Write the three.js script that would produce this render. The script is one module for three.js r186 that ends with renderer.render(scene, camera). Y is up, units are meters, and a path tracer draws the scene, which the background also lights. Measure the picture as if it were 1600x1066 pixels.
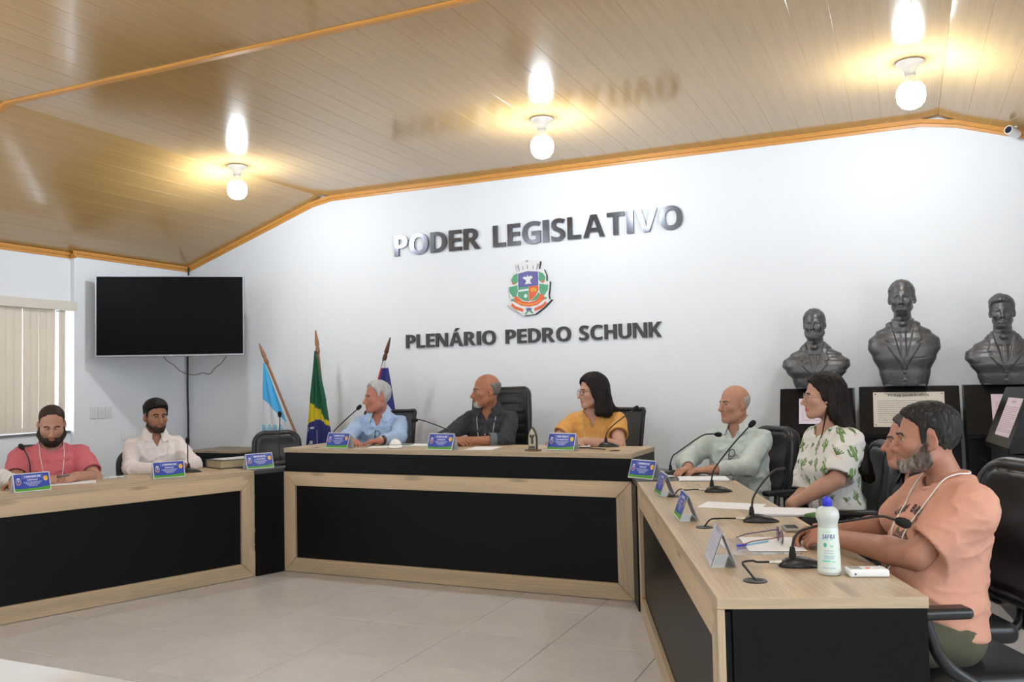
import * as THREE from 'three';
import { RoundedBoxGeometry } from 'three/addons/geometries/RoundedBoxGeometry.js';
import { TextGeometry } from 'three/addons/geometries/TextGeometry.js';
import { FontLoader } from 'three/addons/loaders/FontLoader.js';
import { mergeGeometries, mergeVertices } from 'three/addons/utils/BufferGeometryUtils.js';

// ---------- camera, sky, exposure ----------
const scene = new THREE.Scene();
const V = (x, y, z) => new THREE.Vector3(x, y, z);
const camera = new THREE.PerspectiveCamera(42.874, 1600 / 1066, 0.05, 60);
camera.position.set(1.3941, 1.4626, 6.9476);
camera.up.set(0.0380, 0.9987, 0.0324);
camera.lookAt(1.3941 - 0.4113, 1.4626 + 0.0448, 6.9476 - 0.9104);
scene.background = new THREE.Color().setRGB(0.80, 0.90, 1.0);
scene.backgroundIntensity = 7;
const renderer = new THREE.WebGLRenderer();
renderer.toneMapping = THREE.LinearToneMapping;
renderer.toneMappingExposure = 1.13;
renderer.shadowMap.enabled = true;
const LAMP_INTENSITY = 3.3;

// ---------- helpers ----------
let seed = 7;
const rnd = () => { seed = (seed * 1664525 + 1013904223) >>> 0; return seed / 4294967296; };
const rr = (a, b) => a + (b - a) * rnd();
const lerp = (a, b, t) => a + (b - a) * t, clamp = (x, a, b) => Math.min(b, Math.max(a, x));
const sst = (a, b, x) => { const t = clamp((x - a) / (b - a), 0, 1); return t * t * (3 - 2 * t); };
const taken = new Map();
function numbered(n) { const k = taken.get(n) || 0; taken.set(n, k + 1); return k ? n + '_' + String(k).padStart(3, '0') : n; }
function thing(name, label, category, pos = [0, 0, 0], turn = 0, group) {
  const o = new THREE.Group(); o.name = numbered(name); o.position.set(...pos); o.rotation.y = turn;
  o.userData = { label, category }; if (group) o.userData.group = group;
  scene.add(o); return o;
}
function setting(name, label, category) { const o = new THREE.Group(); o.name = name; o.userData = { kind: 'structure', label, category }; scene.add(o); return o; }
function part(parent, name, geo, mat, pos, rot, label) {
  const m = new THREE.Mesh(geo, mat); m.name = name; m.castShadow = m.receiveShadow = true;
  if (pos) m.position.set(...pos); if (rot) m.rotation.set(...rot);
  if (label) m.userData.label = label;
  parent.add(m); return m;
}
function relabel(o, label, group) { o.userData = { ...o.userData, label }; if (group) o.userData.group = group; return o; }
function copyThing(src, label, pos, turn, group) {
  const c = src.clone(); c.name = numbered(src.name.replace(/_\d\d\d$/, '')); c.userData = { ...src.userData, label }; if (group) c.userData.group = group;
  c.position.set(...pos); c.rotation.y = turn; scene.add(c); return c;
}
// uv in metres, u along 'along' axis
function uvm(geo, along = 'x', off = 0) {
  const g = geo.index ? geo.toNonIndexed() : geo; if (!g.attributes.normal) g.computeVertexNormals();
  const p = g.attributes.position, n = g.attributes.normal, uv = new Float32Array(p.count * 2);
  for (let i = 0; i < p.count; i += 3) {
    let nx = 0, ny = 0, nz = 0; for (let k = 0; k < 3; k++) { nx += Math.abs(n.getX(i + k)); ny += Math.abs(n.getY(i + k)); nz += Math.abs(n.getZ(i + k)); }
    for (let k = i; k < i + 3; k++) {
      const x = p.getX(k), y = p.getY(k), z = p.getZ(k); let a, b;
      if (along === 'x') { a = nx > ny && nx > nz ? z : x; b = ny > nx && ny > nz ? z : y; }
      else if (along === 'y') { a = ny > nx && ny > nz ? z : y; b = nx > ny && nx > nz ? z : x; }
      else { a = nz > nx && nz > ny ? x : z; b = ny > nx && ny > nz ? x : y; }
      uv[2 * k] = a + off; uv[2 * k + 1] = b + off * 0.37;
    }
  }
  g.setAttribute('uv', new THREE.BufferAttribute(uv, 2)); return g;
}
const box = (w, h, d, along = 'x', off = 0) => uvm(new THREE.BoxGeometry(w, h, d), along, off);
const rbox = (w, h, d, r, along = 'x', seg = 2, off = 0) => uvm(new RoundedBoxGeometry(w, h, d, seg, r), along, off);
function at(geo, x, y, z) { geo.translate(x, y, z); return geo; }
function cyl(r0, r1, h, seg = 20) { return new THREE.CylinderGeometry(r0, r1, h, seg); }
const lathe = (pts, seg = 24) => new THREE.LatheGeometry(pts.map(([x, y]) => new THREE.Vector2(x, y)), seg);
function tube(pts, r, seg = 24, rad = 6, closed = false) {
  return new THREE.TubeGeometry(new THREE.CatmullRomCurve3(pts.map((p) => p.isVector3 ? p : V(...p)), closed, 'catmullrom', 0.5), seg, r, rad, closed);
}
function ext(pts, depth, bevel = 0, curve = 6) {
  const s = pts instanceof THREE.Shape ? pts : new THREE.Shape(pts.map(([x, y]) => new THREE.Vector2(x, y)));
  return new THREE.ExtrudeGeometry(s, { depth, bevelEnabled: bevel > 0, bevelSize: bevel, bevelThickness: bevel, bevelOffset: -bevel, bevelSegments: 2, curveSegments: curve });
}
function rrShape(w, h, r) {
  const s = new THREE.Shape(), x = -w / 2, y = -h / 2;
  s.moveTo(x + r, y); s.lineTo(x + w - r, y); s.quadraticCurveTo(x + w, y, x + w, y + r); s.lineTo(x + w, y + h - r); s.quadraticCurveTo(x + w, y + h, x + w - r, y + h);
  s.lineTo(x + r, y + h); s.quadraticCurveTo(x, y + h, x, y + h - r); s.lineTo(x, y + r); s.quadraticCurveTo(x, y, x + r, y); return s;
}
const merge = (list) => { const L = list.map((g) => { let q = g.index ? g.toNonIndexed() : g; for (const k of Object.keys(q.attributes)) if (!['position', 'normal', 'uv'].includes(k)) q.deleteAttribute(k); if (!q.attributes.uv) q.setAttribute('uv', new THREE.BufferAttribute(new Float32Array(q.attributes.position.count * 2), 2)); return q; }); return mergeGeometries(L); };
// noise
const hash3 = (x, y, z) => { let h = Math.imul(x, 374761393) + Math.imul(y, 668265263) + Math.imul(z, 2147483647 ^ 0x5bd1e995); h = Math.imul(h ^ (h >>> 13), 1274126177); return ((h ^ (h >>> 16)) >>> 0) / 4294967296; };
function noise(x, y, z) {
  const X = Math.floor(x), Y = Math.floor(y), Z = Math.floor(z); let fx = x - X, fy = y - Y, fz = z - Z;
  fx = fx * fx * (3 - 2 * fx); fy = fy * fy * (3 - 2 * fy); fz = fz * fz * (3 - 2 * fz);
  const c = (a, b, d) => hash3(X + a, Y + b, Z + d);
  return lerp(lerp(lerp(c(0, 0, 0), c(1, 0, 0), fx), lerp(c(0, 1, 0), c(1, 1, 0), fx), fy), lerp(lerp(c(0, 0, 1), c(1, 0, 1), fx), lerp(c(0, 1, 1), c(1, 1, 1), fx), fy), fz) * 2 - 1;
}
// textures
function dataTex(w, h, fn, repeatX, repeatY, srgb = true) {
  const d = new Uint8Array(w * h * 4);
  for (let j = 0; j < h; j++) for (let i = 0; i < w; i++) { const c = fn(i / w, j / h, i, j); const k = (j * w + i) * 4; d[k] = clamp(c[0], 0, 255); d[k + 1] = clamp(c[1], 0, 255); d[k + 2] = clamp(c[2], 0, 255); d[k + 3] = 255; }
  const t = new THREE.DataTexture(d, w, h); t.magFilter = THREE.LinearFilter; t.minFilter = THREE.LinearMipmapLinearFilter; t.wrapS = t.wrapT = THREE.RepeatWrapping;
  if (srgb) t.colorSpace = THREE.SRGBColorSpace; t.repeat.set(1 / repeatX, 1 / repeatY); t.needsUpdate = true; return t;
}
const tnoise = (u, v, fu, fv, s) => { // tileable value noise
  const x = u * fu, y = v * fv, X = Math.floor(x), Y = Math.floor(y); let a = x - X, b = y - Y; a = a * a * (3 - 2 * a); b = b * b * (3 - 2 * b);
  const c = (i, j) => hash3(((X + i) % fu + fu) % fu, ((Y + j) % fv + fv) % fv, s); return lerp(lerp(c(0, 0), c(1, 0), a), lerp(c(0, 1), c(1, 1), a), b) * 2 - 1;
};
function canvasTex(w, h, draw) {
  const c = document.createElement('canvas'); c.width = w; c.height = h; const g = c.getContext('2d'); draw(g, w, h);
  const t = new THREE.CanvasTexture(c); t.colorSpace = THREE.SRGBColorSpace; t.magFilter = THREE.LinearFilter; return t;
}
const M = (o) => new THREE.MeshStandardMaterial(o), MP = (o) => new THREE.MeshPhysicalMaterial(o);
const C = (r, g, b) => new THREE.Color().setRGB(r, g, b);
const greyTex = (w, h, fn, rx, ry) => dataTex(w, h, (u, v) => { const g = 128 + 127 * fn(u, v); return [g, g, g]; }, rx, ry, false);

// ---------- materials ----------
const woodTex = dataTex(1024, 512, (u, v) => {
  const w = v + 0.010 * tnoise(u, v, 3, 4, 3) + 0.004 * tnoise(u, v, 9, 12, 4);
  const ring = Math.sin((w * 46 + 2.2 * tnoise(u, w, 2, 7, 5)) * 6.283) * 0.5;
  const fine = tnoise(u, w, 14, 256, 6) * 0.5 + tnoise(u, w, 40, 512, 7) * 0.35, band = tnoise(u, w, 2, 14, 8);
  const knot = Math.max(0, tnoise(u, w, 6, 16, 9) - 0.72) * 3;
  const k = 1 + 0.045 * ring + 0.065 * fine + 0.10 * band - 0.26 * knot;
  return [187 * k, 166 * k * (1 - 0.012 * band), 137 * k * (1 - 0.03 * band)];
}, 1.7, 0.85);
const woodM = M({ map: woodTex, roughness: 0.42 });
const blackPanelM = MP({ color: C(0.0058, 0.0061, 0.0068), specularIntensity: 0.3, roughness: 0.36, bumpMap: greyTex(256, 256, (u, v) => tnoise(u, v, 128, 128, 3), 0.12, 0.12), bumpScale: 0.00006 });
const greyTopM = M({ color: C(0.05, 0.05, 0.055), roughness: 0.34 });
const wallM = M({ color: C(0.765, 0.80, 0.84), roughness: 0.78, bumpMap: greyTex(512, 512, (u, v) => 0.6 * tnoise(u, v, 40, 40, 1) + 0.4 * tnoise(u, v, 110, 110, 2), 1.5, 1.5), bumpScale: 0.0008 });
const wallWarmM = M({ color: C(0.74, 0.74, 0.73), roughness: 0.8 });
const pvcTex = dataTex(512, 512, (u, v) => {
  const k = 1 + 0.03 * tnoise(u, v, 3, 180, 11) + 0.025 * tnoise(u, v, 8, 400, 12) + 0.02 * tnoise(u, v, 2, 30, 13);
  return [186 * k, 150 * k, 97 * k];
}, 1.2, 0.4);
const pvcM = [0, 1, 2].map((i) => MP({ map: pvcTex, color: C(1 - i * 0.012, 1 - i * 0.015, 1 - i * 0.02), roughness: 0.13, specularIntensity: 1, ior: 1.62, bumpMap: greyTex(256, 512, (u, v) => tnoise(u, v, 2, 200, 21 + i), 1.2, 0.4), bumpScale: 0.00005 }));
const corniceM = M({ map: dataTex(256, 128, (u, v) => { const k = 1 + 0.06 * tnoise(u, v, 4, 60, 31) + 0.04 * tnoise(u, v, 20, 100, 32); return [205 * k, 143 * k, 66 * k]; }, 0.8, 0.2), roughness: 0.4 });
const tileM = [0, 1, 2, 3].map((i) => M({ map: dataTex(256, 256, (u, v) => { const k = 1 + 0.018 * tnoise(u, v, 4, 4, 41 + i) + 0.018 * tnoise(u, v, 12, 40, 45 + i) + 0.012 * tnoise(u, v, 90, 90, 50 + i) - i * 0.006; return [200 * k, 197 * k, 196 * k]; }, 0.6, 0.6), roughness: 0.32 }));
const groutM = M({ color: C(0.26, 0.25, 0.24), roughness: 0.9 });
const leatherM = M({ color: C(0.011, 0.0115, 0.013), roughness: 0.36 });
const blackPlasticM = M({ color: C(0.012, 0.012, 0.013), roughness: 0.38 });
const blackRubberM = M({ color: C(0.01, 0.01, 0.011), roughness: 0.75 });
const foamM = M({ color: C(0.008, 0.008, 0.009), roughness: 0.95 });
const chromeM = M({ color: C(0.75, 0.75, 0.76), roughness: 0.18, metalness: 1 });
const steelM = M({ color: C(0.42, 0.43, 0.46), roughness: 0.32, metalness: 1 });
const whitePlasticM = M({ color: C(0.82, 0.83, 0.83), roughness: 0.35 });
const paperM = M({ color: C(0.8, 0.81, 0.84), roughness: 0.75 });

// ---------- room shell ----------
const ZW = -0.4, WX = -5.89, WX2 = -5.94, H = 3.4, XL = -4.05, XR = 1.69, XRW = 3.58, ZB = 11.2;
const slopeY = (x) => x < XL ? H - (XL - x) * 0.328 : x > XR ? H - (x - XR) * 0.328 : H;
{
  const fl = setting('floor', 'beige grey porcelain tile floor', 'floor');
  part(fl, 'floor_bed', box(9.9, 0.2, 12.2), groutM, [-1.18, -0.1025, 5.3]);
  const tg = uvm(new RoundedBoxGeometry(0.5965, 0.012, 0.5965, 1, 0.0016));
  for (let i = -8; i < 9; i++) for (let j = -4; j < 8; j++) {
    const x = -1.6503 + (i + 0.5) * 0.6, z = 1.7797 + (j + 0.5) * 0.6;
    if (x < -6.1 || x > 3.8) continue;
    const t = part(fl, 'tile', tg, tileM[Math.floor(rnd() * 4)], [x, -0.006, z]); t.rotation.y = rnd() < 0.5 ? 0 : Math.PI;
  }
  part(fl, 'tile_field', box(9.8, 0.012, 4.6), tileM[0], [-1.18, -0.006, 6.5797 + 2.3]);
}
{
  const w = setting('wall_back', 'smooth white back wall', 'wall');
  part(w, 'plaster', uvm(new THREE.BoxGeometry(9.9, 3.6, 0.15)), wallM, [-1.18, 1.75, ZW - 0.075]);
  // left wall: pillar at the corner, window wall with opening
  const l = setting('wall_left', 'white side wall with corner pillar', 'wall');
  part(l, 'pillar', uvm(new THREE.BoxGeometry(0.36, 3.2, 1.47)), wallM, [WX - 0.18, 1.55, ZW + 0.735]);
  const y0 = 1.06, y1 = 2.27, za = 1.07, zb = 3.35, zc = 4.3, zd = 6.6;
  part(l, 'plaster', uvm(new THREE.BoxGeometry(0.26, y0 + 0.05, 10.2)), wallM, [WX2 - 0.13, (y0 - 0.05) / 2, za + 5.1]);
  part(l, 'plaster', uvm(new THREE.BoxGeometry(0.26, 3.2 - y1, 10.2)), wallM, [WX2 - 0.13, (3.2 + y1) / 2, za + 5.1]);
  part(l, 'plaster', uvm(new THREE.BoxGeometry(0.26, y1 - y0, zc - zb)), wallM, [WX2 - 0.13, (y0 + y1) / 2, (zb + zc) / 2]);
  part(l, 'plaster', uvm(new THREE.BoxGeometry(0.26, y1 - y0, ZB - zd)), wallM, [WX2 - 0.13, (y0 + y1) / 2, (zd + ZB) / 2]);
  const r = setting('wall_right', 'white wall on the other side', 'wall');
  { const ra = 3.4, rb = 6.2, rc = 7.0, rd = 10.0, b0 = 0.95, b1 = 2.35;
    part(r, 'plaster', uvm(new THREE.BoxGeometry(0.2, b0 + 0.05, 11.9)), wallM, [XRW + 0.1, (b0 - 0.05) / 2, 5.4]); part(r, 'plaster', uvm(new THREE.BoxGeometry(0.2, 3.55 - b1, 11.9)), wallM, [XRW + 0.1, (3.55 + b1) / 2, 5.4]);
    for (const [a, b] of [[-0.55, ra], [rb, rc], [rd, 11.35]]) part(r, 'plaster', uvm(new THREE.BoxGeometry(0.2, b1 - b0, b - a)), wallM, [XRW + 0.1, (b0 + b1) / 2, (a + b) / 2]);
    const fm = M({ color: C(0.7, 0.71, 0.72), roughness: 0.4 }), gm = MP({ color: C(1, 1, 1), transmission: 1, thickness: 0, roughness: 0.02, ior: 1.45 });
    [[ra, rb], [rc, rd]].forEach(([a, b], i) => { const g = setting('window_' + (3 + i), 'wide window in the opposite wall, number ' + (i + 1) + ' from the busts', 'window'), m = (a + b) / 2, x = XRW + 0.12;
      part(g, 'frame', merge([at(box(0.06, 0.05, b - a), x, b0 + 0.025, m), at(box(0.06, 0.05, b - a), x, b1 - 0.025, m), at(box(0.06, b1 - b0, 0.05, 'y'), x, (b0 + b1) / 2, a + 0.025), at(box(0.06, b1 - b0, 0.05, 'y'), x, (b0 + b1) / 2, b - 0.025), at(box(0.06, b1 - b0, 0.05, 'y'), x, (b0 + b1) / 2, m)]), fm);
      for (const s of [-1, 1]) part(g, 'pane', box(0.004, b1 - b0 - 0.1, (b - a) / 2 - 0.08), gm, [x, (b0 + b1) / 2, m + s * (b - a) / 4]); }); }
  const f = setting('wall_front', 'white wall behind the viewer', 'wall');
  part(f, 'plaster', uvm(new THREE.BoxGeometry(9.9, 3.6, 0.2)), wallM, [-1.18, 1.75, ZB + 0.1]);
  // windows
  const frameM = M({ color: C(0.7, 0.71, 0.72), roughness: 0.4 }), glassM = MP({ color: C(1, 1, 1), transmission: 1, thickness: 0, roughness: 0.02, ior: 1.45 });
  const sillM = M({ color: C(0.16, 0.16, 0.165), roughness: 0.45 });
  let wi = 1;
  for (const [a, b] of [[za, zb], [zc, zd]]) {
    const g = setting('window_' + wi, wi === 1 ? 'sliding window behind the beige vertical blinds' : 'second sliding window further along the side wall', 'window'); wi++;
    const xg = WX2 - 0.17, mid = (a + b) / 2;
    part(g, 'frame', merge([at(box(0.06, 0.05, b - a), xg, y0 + 0.025, mid), at(box(0.06, 0.05, b - a), xg, y1 - 0.025, mid), at(box(0.06, y1 - y0, 0.045, 'y'), xg, (y0 + y1) / 2, a + 0.022), at(box(0.06, y1 - y0, 0.045, 'y'), xg, (y0 + y1) / 2, b - 0.022), at(box(0.06, y1 - y0, 0.05, 'y'), xg, (y0 + y1) / 2, mid)]), frameM);
    for (const s of [-1, 1]) part(g, 'pane', box(0.004, y1 - y0 - 0.1, (b - a) / 2 - 0.07), glassM, [xg, (y0 + y1) / 2, mid + s * (b - a) / 4]);
    part(g, 'sill', rbox(0.2, 0.025, b - a - 0.01, 0.004, 'z'), sillM, [WX2 - 0.085, y0 - 0.0045, mid]);
  }
}
// ceiling of PVC boards, cove slopes, strip and cornices
const wood2 = corniceM;
{
  const c = setting('ceiling', 'glossy tan plank ceiling with sloped sides', 'ceiling');
  const plankShape = (w) => [[-w / 2, 0.014], [-w / 2, 0.0016], [-w / 2 + 0.0018, 0], [w / 2 - 0.0018, 0], [w / 2, 0.0016], [w / 2, 0.014]];
  const geoFor = (w, L) => uvm(ext(plankShape(w), L), 'z');
  const segs = [[ZW, 3.04], [3.10, ZB]];
  const wF = (XR - XL) / 29, wS = Math.hypot(1.9, 1.9 * 0.328) / 10;
  segs.forEach(([a, b], si) => {
    const gf = geoFor(wF, b - a), gs = geoFor(wS, b - a);
    for (let i = 0; i < 29; i++) part(c, 'plank', gf, pvcM[(i * 7 + si) % 3], [XL + (i + 0.5) * wF, H, a]);
    for (let i = 0; i < 10; i++) {
      const t = (i + 0.5) / 10 * 1.9, an = Math.atan(0.328);
      part(c, 'plank', gs, pvcM[(i * 5 + si) % 3], [XL - t, H - t * 0.328, a], [0, 0, an]);
      part(c, 'plank', gs, pvcM[(i * 5 + si + 1) % 3], [XR + t, H - t * 0.328, a], [0, 0, -an]);
    }
  });
  part(c, 'ceiling_slab', box(10.4, 0.2, 12.6), wallWarmM, [-1.18, H + 0.13, 5.3]);
  for (const s of [-1, 1]) part(c, 'slope_slab', box(2.3, 0.1, 12.4), wallWarmM, [s < 0 ? XL - 1.02 : XR + 1.02, H - 1.02 * 0.328 + 0.085, 5.3], [0, 0, -s * Math.atan(0.328)]);
  const trim = (i, geo, pos, rot, lab) => { const g = setting('trim_' + i, lab, 'trim'); part(g, 'moulding', geo, corniceM, pos, rot); };
  const prof = (h, d) => [[0, 0], [0, -h], [d * 0.35, -h], [d * 0.45, -h * 0.62], [d * 0.8, -h * 0.5], [d, -h * 0.18], [d, 0]]; // (out, down)
  const W1 = geoStripAlong([[XL - 1.84, H - 1.84 * 0.328], [XL - 0.12, H - 0.04], [XL + 0.12, H], [XR - 0.12, H], [XR + 0.12, H - 0.04], [XR + 1.88, H - 1.88 * 0.328]], prof(0.055, 0.035));
  trim(1, W1, [0, 0, ZW], null, 'orange wood cornice along the top of the back wall');
  function geoStripAlong(path, pr) { // path in xy plane, profile (out = z, down = -y)
    const pos = [], idx = []; const n = pr.length;
    path.forEach(([x, y]) => pr.forEach(([o, d]) => pos.push(x, y + d, o)));
    for (let i = 0; i < path.length - 1; i++) for (let k = 0; k < n; k++) { const a = i * n + k, b = i * n + (k + 1) % n; idx.push(a, b, a + n, b, b + n, a + n); }
    const g = new THREE.BufferGeometry(); g.setAttribute('position', new THREE.Float32BufferAttribute(pos, 3)); g.setIndex(idx); const q = g.toNonIndexed(); q.computeVertexNormals(); return uvm(q, 'x');
  }
  const yL = slopeY(WX) + 0.004, yL2 = slopeY(WX2) + 0.004;
  const sh = (L) => uvm(ext(prof(0.055, 0.035).map(([o, d]) => [o, d]), L), 'z');
  trim(2, merge([at(sh(1.47 + 0.035), WX, yL, ZW), at(sh(9.9), WX2, yL2, ZW + 1.47), at(uvm(ext(prof(0.055, 0.035).map(([o, d]) => [o, d]), 0.085).rotateY(-Math.PI / 2)), WX + 0.035, yL2, ZW + 1.47)]), null, null, 'orange wood cornice along the top of the side wall');
  trim(3, geoStripAlong([[XL - 1.84, H - 1.84 * 0.328], [XL, H], [XR, H], [XR + 1.84, H - 1.84 * 0.328]], [[-0.03, 0.012], [-0.03, -0.006], [-0.02, -0.012], [0.02, -0.012], [0.03, -0.006], [0.03, 0.012]]), [0, 0, 3.07], null, 'orange wood joint strip crossing the plank ceiling');
}
// ---------- distance fields and mesher (surface nets) ----------
const smin = (a, b, k) => { const h = Math.max(k - Math.abs(a - b), 0) / k; return Math.min(a, b) - h * h * k * 0.25; };
const smax = (a, b, k) => -smin(-a, -b, k);
function rcone(a, b, ra, rb) { // tapered capsule
  const bx = b[0] - a[0], by = b[1] - a[1], bz = b[2] - a[2], l2 = bx * bx + by * by + bz * bz || 1e-9, rd = ra - rb, a2 = l2 - rd * rd, il2 = 1 / l2;
  return (x, y, z) => {
    const px = x - a[0], py = y - a[1], pz = z - a[2], yy = px * bx + py * by + pz * bz, zz = yy - l2;
    const qx = px * l2 - bx * yy, qy = py * l2 - by * yy, qz = pz * l2 - bz * yy, x2 = qx * qx + qy * qy + qz * qz, y2 = yy * yy * l2, z2 = zz * zz * l2, k = Math.sign(rd) * rd * rd * x2;
    if (Math.sign(zz) * a2 * z2 > k) return Math.sqrt(x2 + z2) * il2 - rb;
    if (Math.sign(yy) * a2 * y2 < k) return Math.sqrt(x2 + y2) * il2 - ra;
    return (Math.sqrt(x2 * a2 * il2) + yy * rd) * il2 - ra;
  };
}
const ball = (c, r) => (x, y, z) => Math.hypot(x - c[0], y - c[1], z - c[2]) - r;
function ellip(c, r, rot) { // rot: [ax, ay, az] applied
  let m = null; if (rot) { m = new THREE.Matrix4().makeRotationFromEuler(new THREE.Euler(...rot)).invert().elements; }
  const mn = Math.min(...r);
  return (x, y, z) => {
    x -= c[0]; y -= c[1]; z -= c[2];
    if (m) { const X = m[0] * x + m[4] * y + m[8] * z, Y = m[1] * x + m[5] * y + m[9] * z, Z = m[2] * x + m[6] * y + m[10] * z; x = X; y = Y; z = Z; }
    const k0 = Math.hypot(x / r[0], y / r[1], z / r[2]), k1 = Math.hypot(x / (r[0] * r[0]), y / (r[1] * r[1]), z / (r[2] * r[2]));
    return k1 > 1e-6 ? k0 * (k0 - 1) / k1 : -mn;
  };
}
const rboxf = (c, h, r) => (x, y, z) => { const a = Math.abs(x - c[0]) - h[0] + r, b = Math.abs(y - c[1]) - h[1] + r, d = Math.abs(z - c[2]) - h[2] + r; return Math.hypot(Math.max(a, 0), Math.max(b, 0), Math.max(d, 0)) + Math.min(Math.max(a, b, d), 0) - r; };
const blend = (k, ...fs) => (x, y, z) => { let d = fs[0](x, y, z); for (let i = 1; i < fs.length; i++) d = smin(d, fs[i](x, y, z), k); return d; };
function placed(f, m4) { // field f given in local space, placed by matrix
  const m = m4.clone().invert().elements;
  return (x, y, z) => f(m[0] * x + m[4] * y + m[8] * z + m[12], m[1] * x + m[5] * y + m[9] * z + m[13], m[2] * x + m[6] * y + m[10] * z + m[14]);
}
function meshField(f, lo, hi, h, color, slack = 1.35) {
  const B = 6, nb = [0, 1, 2].map((i) => Math.ceil((hi[i] - lo[i]) / h / B)), n = nb.map((b) => b * B + 1), [nx, ny, nz] = n;
  const val = new Float32Array(nx * ny * nz).fill(NaN), id = (i, j, k) => (k * ny + j) * nx + i;
  const act = [], hd = B * h * 0.866 * slack;
  for (let k = 0; k < nb[2]; k++) for (let j = 0; j < nb[1]; j++) for (let i = 0; i < nb[0]; i++) {
    const d = f(lo[0] + (i + 0.5) * B * h, lo[1] + (j + 0.5) * B * h, lo[2] + (k + 0.5) * B * h);
    if (Math.abs(d) < hd) act.push([i, j, k]);
  }
  for (const [bi, bj, bk] of act) for (let k = bk * B; k <= bk * B + B; k++) for (let j = bj * B; j <= bj * B + B; j++) for (let i = bi * B; i <= bi * B + B; i++) {
    const q = id(i, j, k); if (val[q] !== val[q]) val[q] = f(lo[0] + i * h, lo[1] + j * h, lo[2] + k * h);
  }
  const pos = [], idx = [], cell = new Map(), cid = (i, j, k) => (k * ny + j) * nx + i;
  for (const [bi, bj, bk] of act) for (let k = bk * B; k < bk * B + B; k++) for (let j = bj * B; j < bj * B + B; j++) for (let i = bi * B; i < bi * B + B; i++) {
    let s = 0; const v = []; for (let c = 0; c < 8; c++) { const d = val[id(i + (c & 1), j + ((c >> 1) & 1), k + (c >> 2))]; v.push(d); if (d < 0) s++; }
    if (s === 0 || s === 8) continue;
    let px = 0, py = 0, pz = 0, m = 0;
    const edge = (a, b) => { if ((v[a] < 0) === (v[b] < 0)) return; const t = v[a] / (v[a] - v[b]); px += lerp(a & 1, b & 1, t); py += lerp((a >> 1) & 1, (b >> 1) & 1, t); pz += lerp(a >> 2, b >> 2, t); m++; };
    edge(0, 1); edge(2, 3); edge(4, 5); edge(6, 7); edge(0, 2); edge(1, 3); edge(4, 6); edge(5, 7); edge(0, 4); edge(1, 5); edge(2, 6); edge(3, 7);
    cell.set(cid(i, j, k), pos.length / 3);
    pos.push(lo[0] + (i + px / m) * h, lo[1] + (j + py / m) * h, lo[2] + (k + pz / m) * h);
  }
  const quad = (a, b, c, d, flip) => { if (a === undefined || b === undefined || c === undefined || d === undefined) return; if (flip) idx.push(a, c, b, a, d, c); else idx.push(a, b, c, a, c, d); };
  for (const [bi, bj, bk] of act) for (let k = bk * B; k < bk * B + B; k++) for (let j = bj * B; j < bj * B + B; j++) for (let i = bi * B; i < bi * B + B; i++) {
    const v0 = val[id(i, j, k)], s0 = v0 < 0;
    if (j > 0 && k > 0) { const v1 = val[id(i + 1, j, k)]; if (s0 !== (v1 < 0)) quad(cell.get(cid(i, j - 1, k - 1)), cell.get(cid(i, j, k - 1)), cell.get(cid(i, j, k)), cell.get(cid(i, j - 1, k)), !s0); }
    if (i > 0 && k > 0) { const v1 = val[id(i, j + 1, k)]; if (s0 !== (v1 < 0)) quad(cell.get(cid(i - 1, j, k - 1)), cell.get(cid(i - 1, j, k)), cell.get(cid(i, j, k)), cell.get(cid(i, j, k - 1)), !s0); }
    if (i > 0 && j > 0) { const v1 = val[id(i, j, k + 1)]; if (s0 !== (v1 < 0)) quad(cell.get(cid(i - 1, j - 1, k)), cell.get(cid(i, j - 1, k)), cell.get(cid(i, j, k)), cell.get(cid(i - 1, j, k)), !s0); }
  }
  const g = new THREE.BufferGeometry(); g.setAttribute('position', new THREE.Float32BufferAttribute(pos, 3)); g.setIndex(idx); g.computeVertexNormals();
  if (color) {
    const c = new Float32Array(pos.length), nn = g.attributes.normal;
    for (let i = 0; i < pos.length / 3; i++) { const q = color(pos[3 * i], pos[3 * i + 1], pos[3 * i + 2], nn.getX(i), nn.getY(i), nn.getZ(i)); c[3 * i] = q[0]; c[3 * i + 1] = q[1]; c[3 * i + 2] = q[2]; }
    g.setAttribute('color', new THREE.BufferAttribute(c, 3));
  }
  return g;
}
// join several indexed geometries that carry position, normal (and colour)
function joinFields(list) {
  const keep = list[0].attributes.color ? ['position', 'normal', 'color'] : ['position', 'normal'];
  for (const g of list) for (const k of Object.keys(g.attributes)) if (!keep.includes(k)) g.deleteAttribute(k);
  return mergeGeometries(list);
}
// walk from p along dir until the field is reached
function reach(f, p, d, max = 0.6) { let t = 0; for (let i = 0; i < 90; i++) { const q = f(p[0] + d[0] * t, p[1] + d[1] * t, p[2] + d[2] * t); if (q < 0.0006) break; t += Math.max(q * 0.6, 0.0006); if (t > max) break; } return [p[0] + d[0] * t, p[1] + d[1] * t, p[2] + d[2] * t]; }
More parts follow.
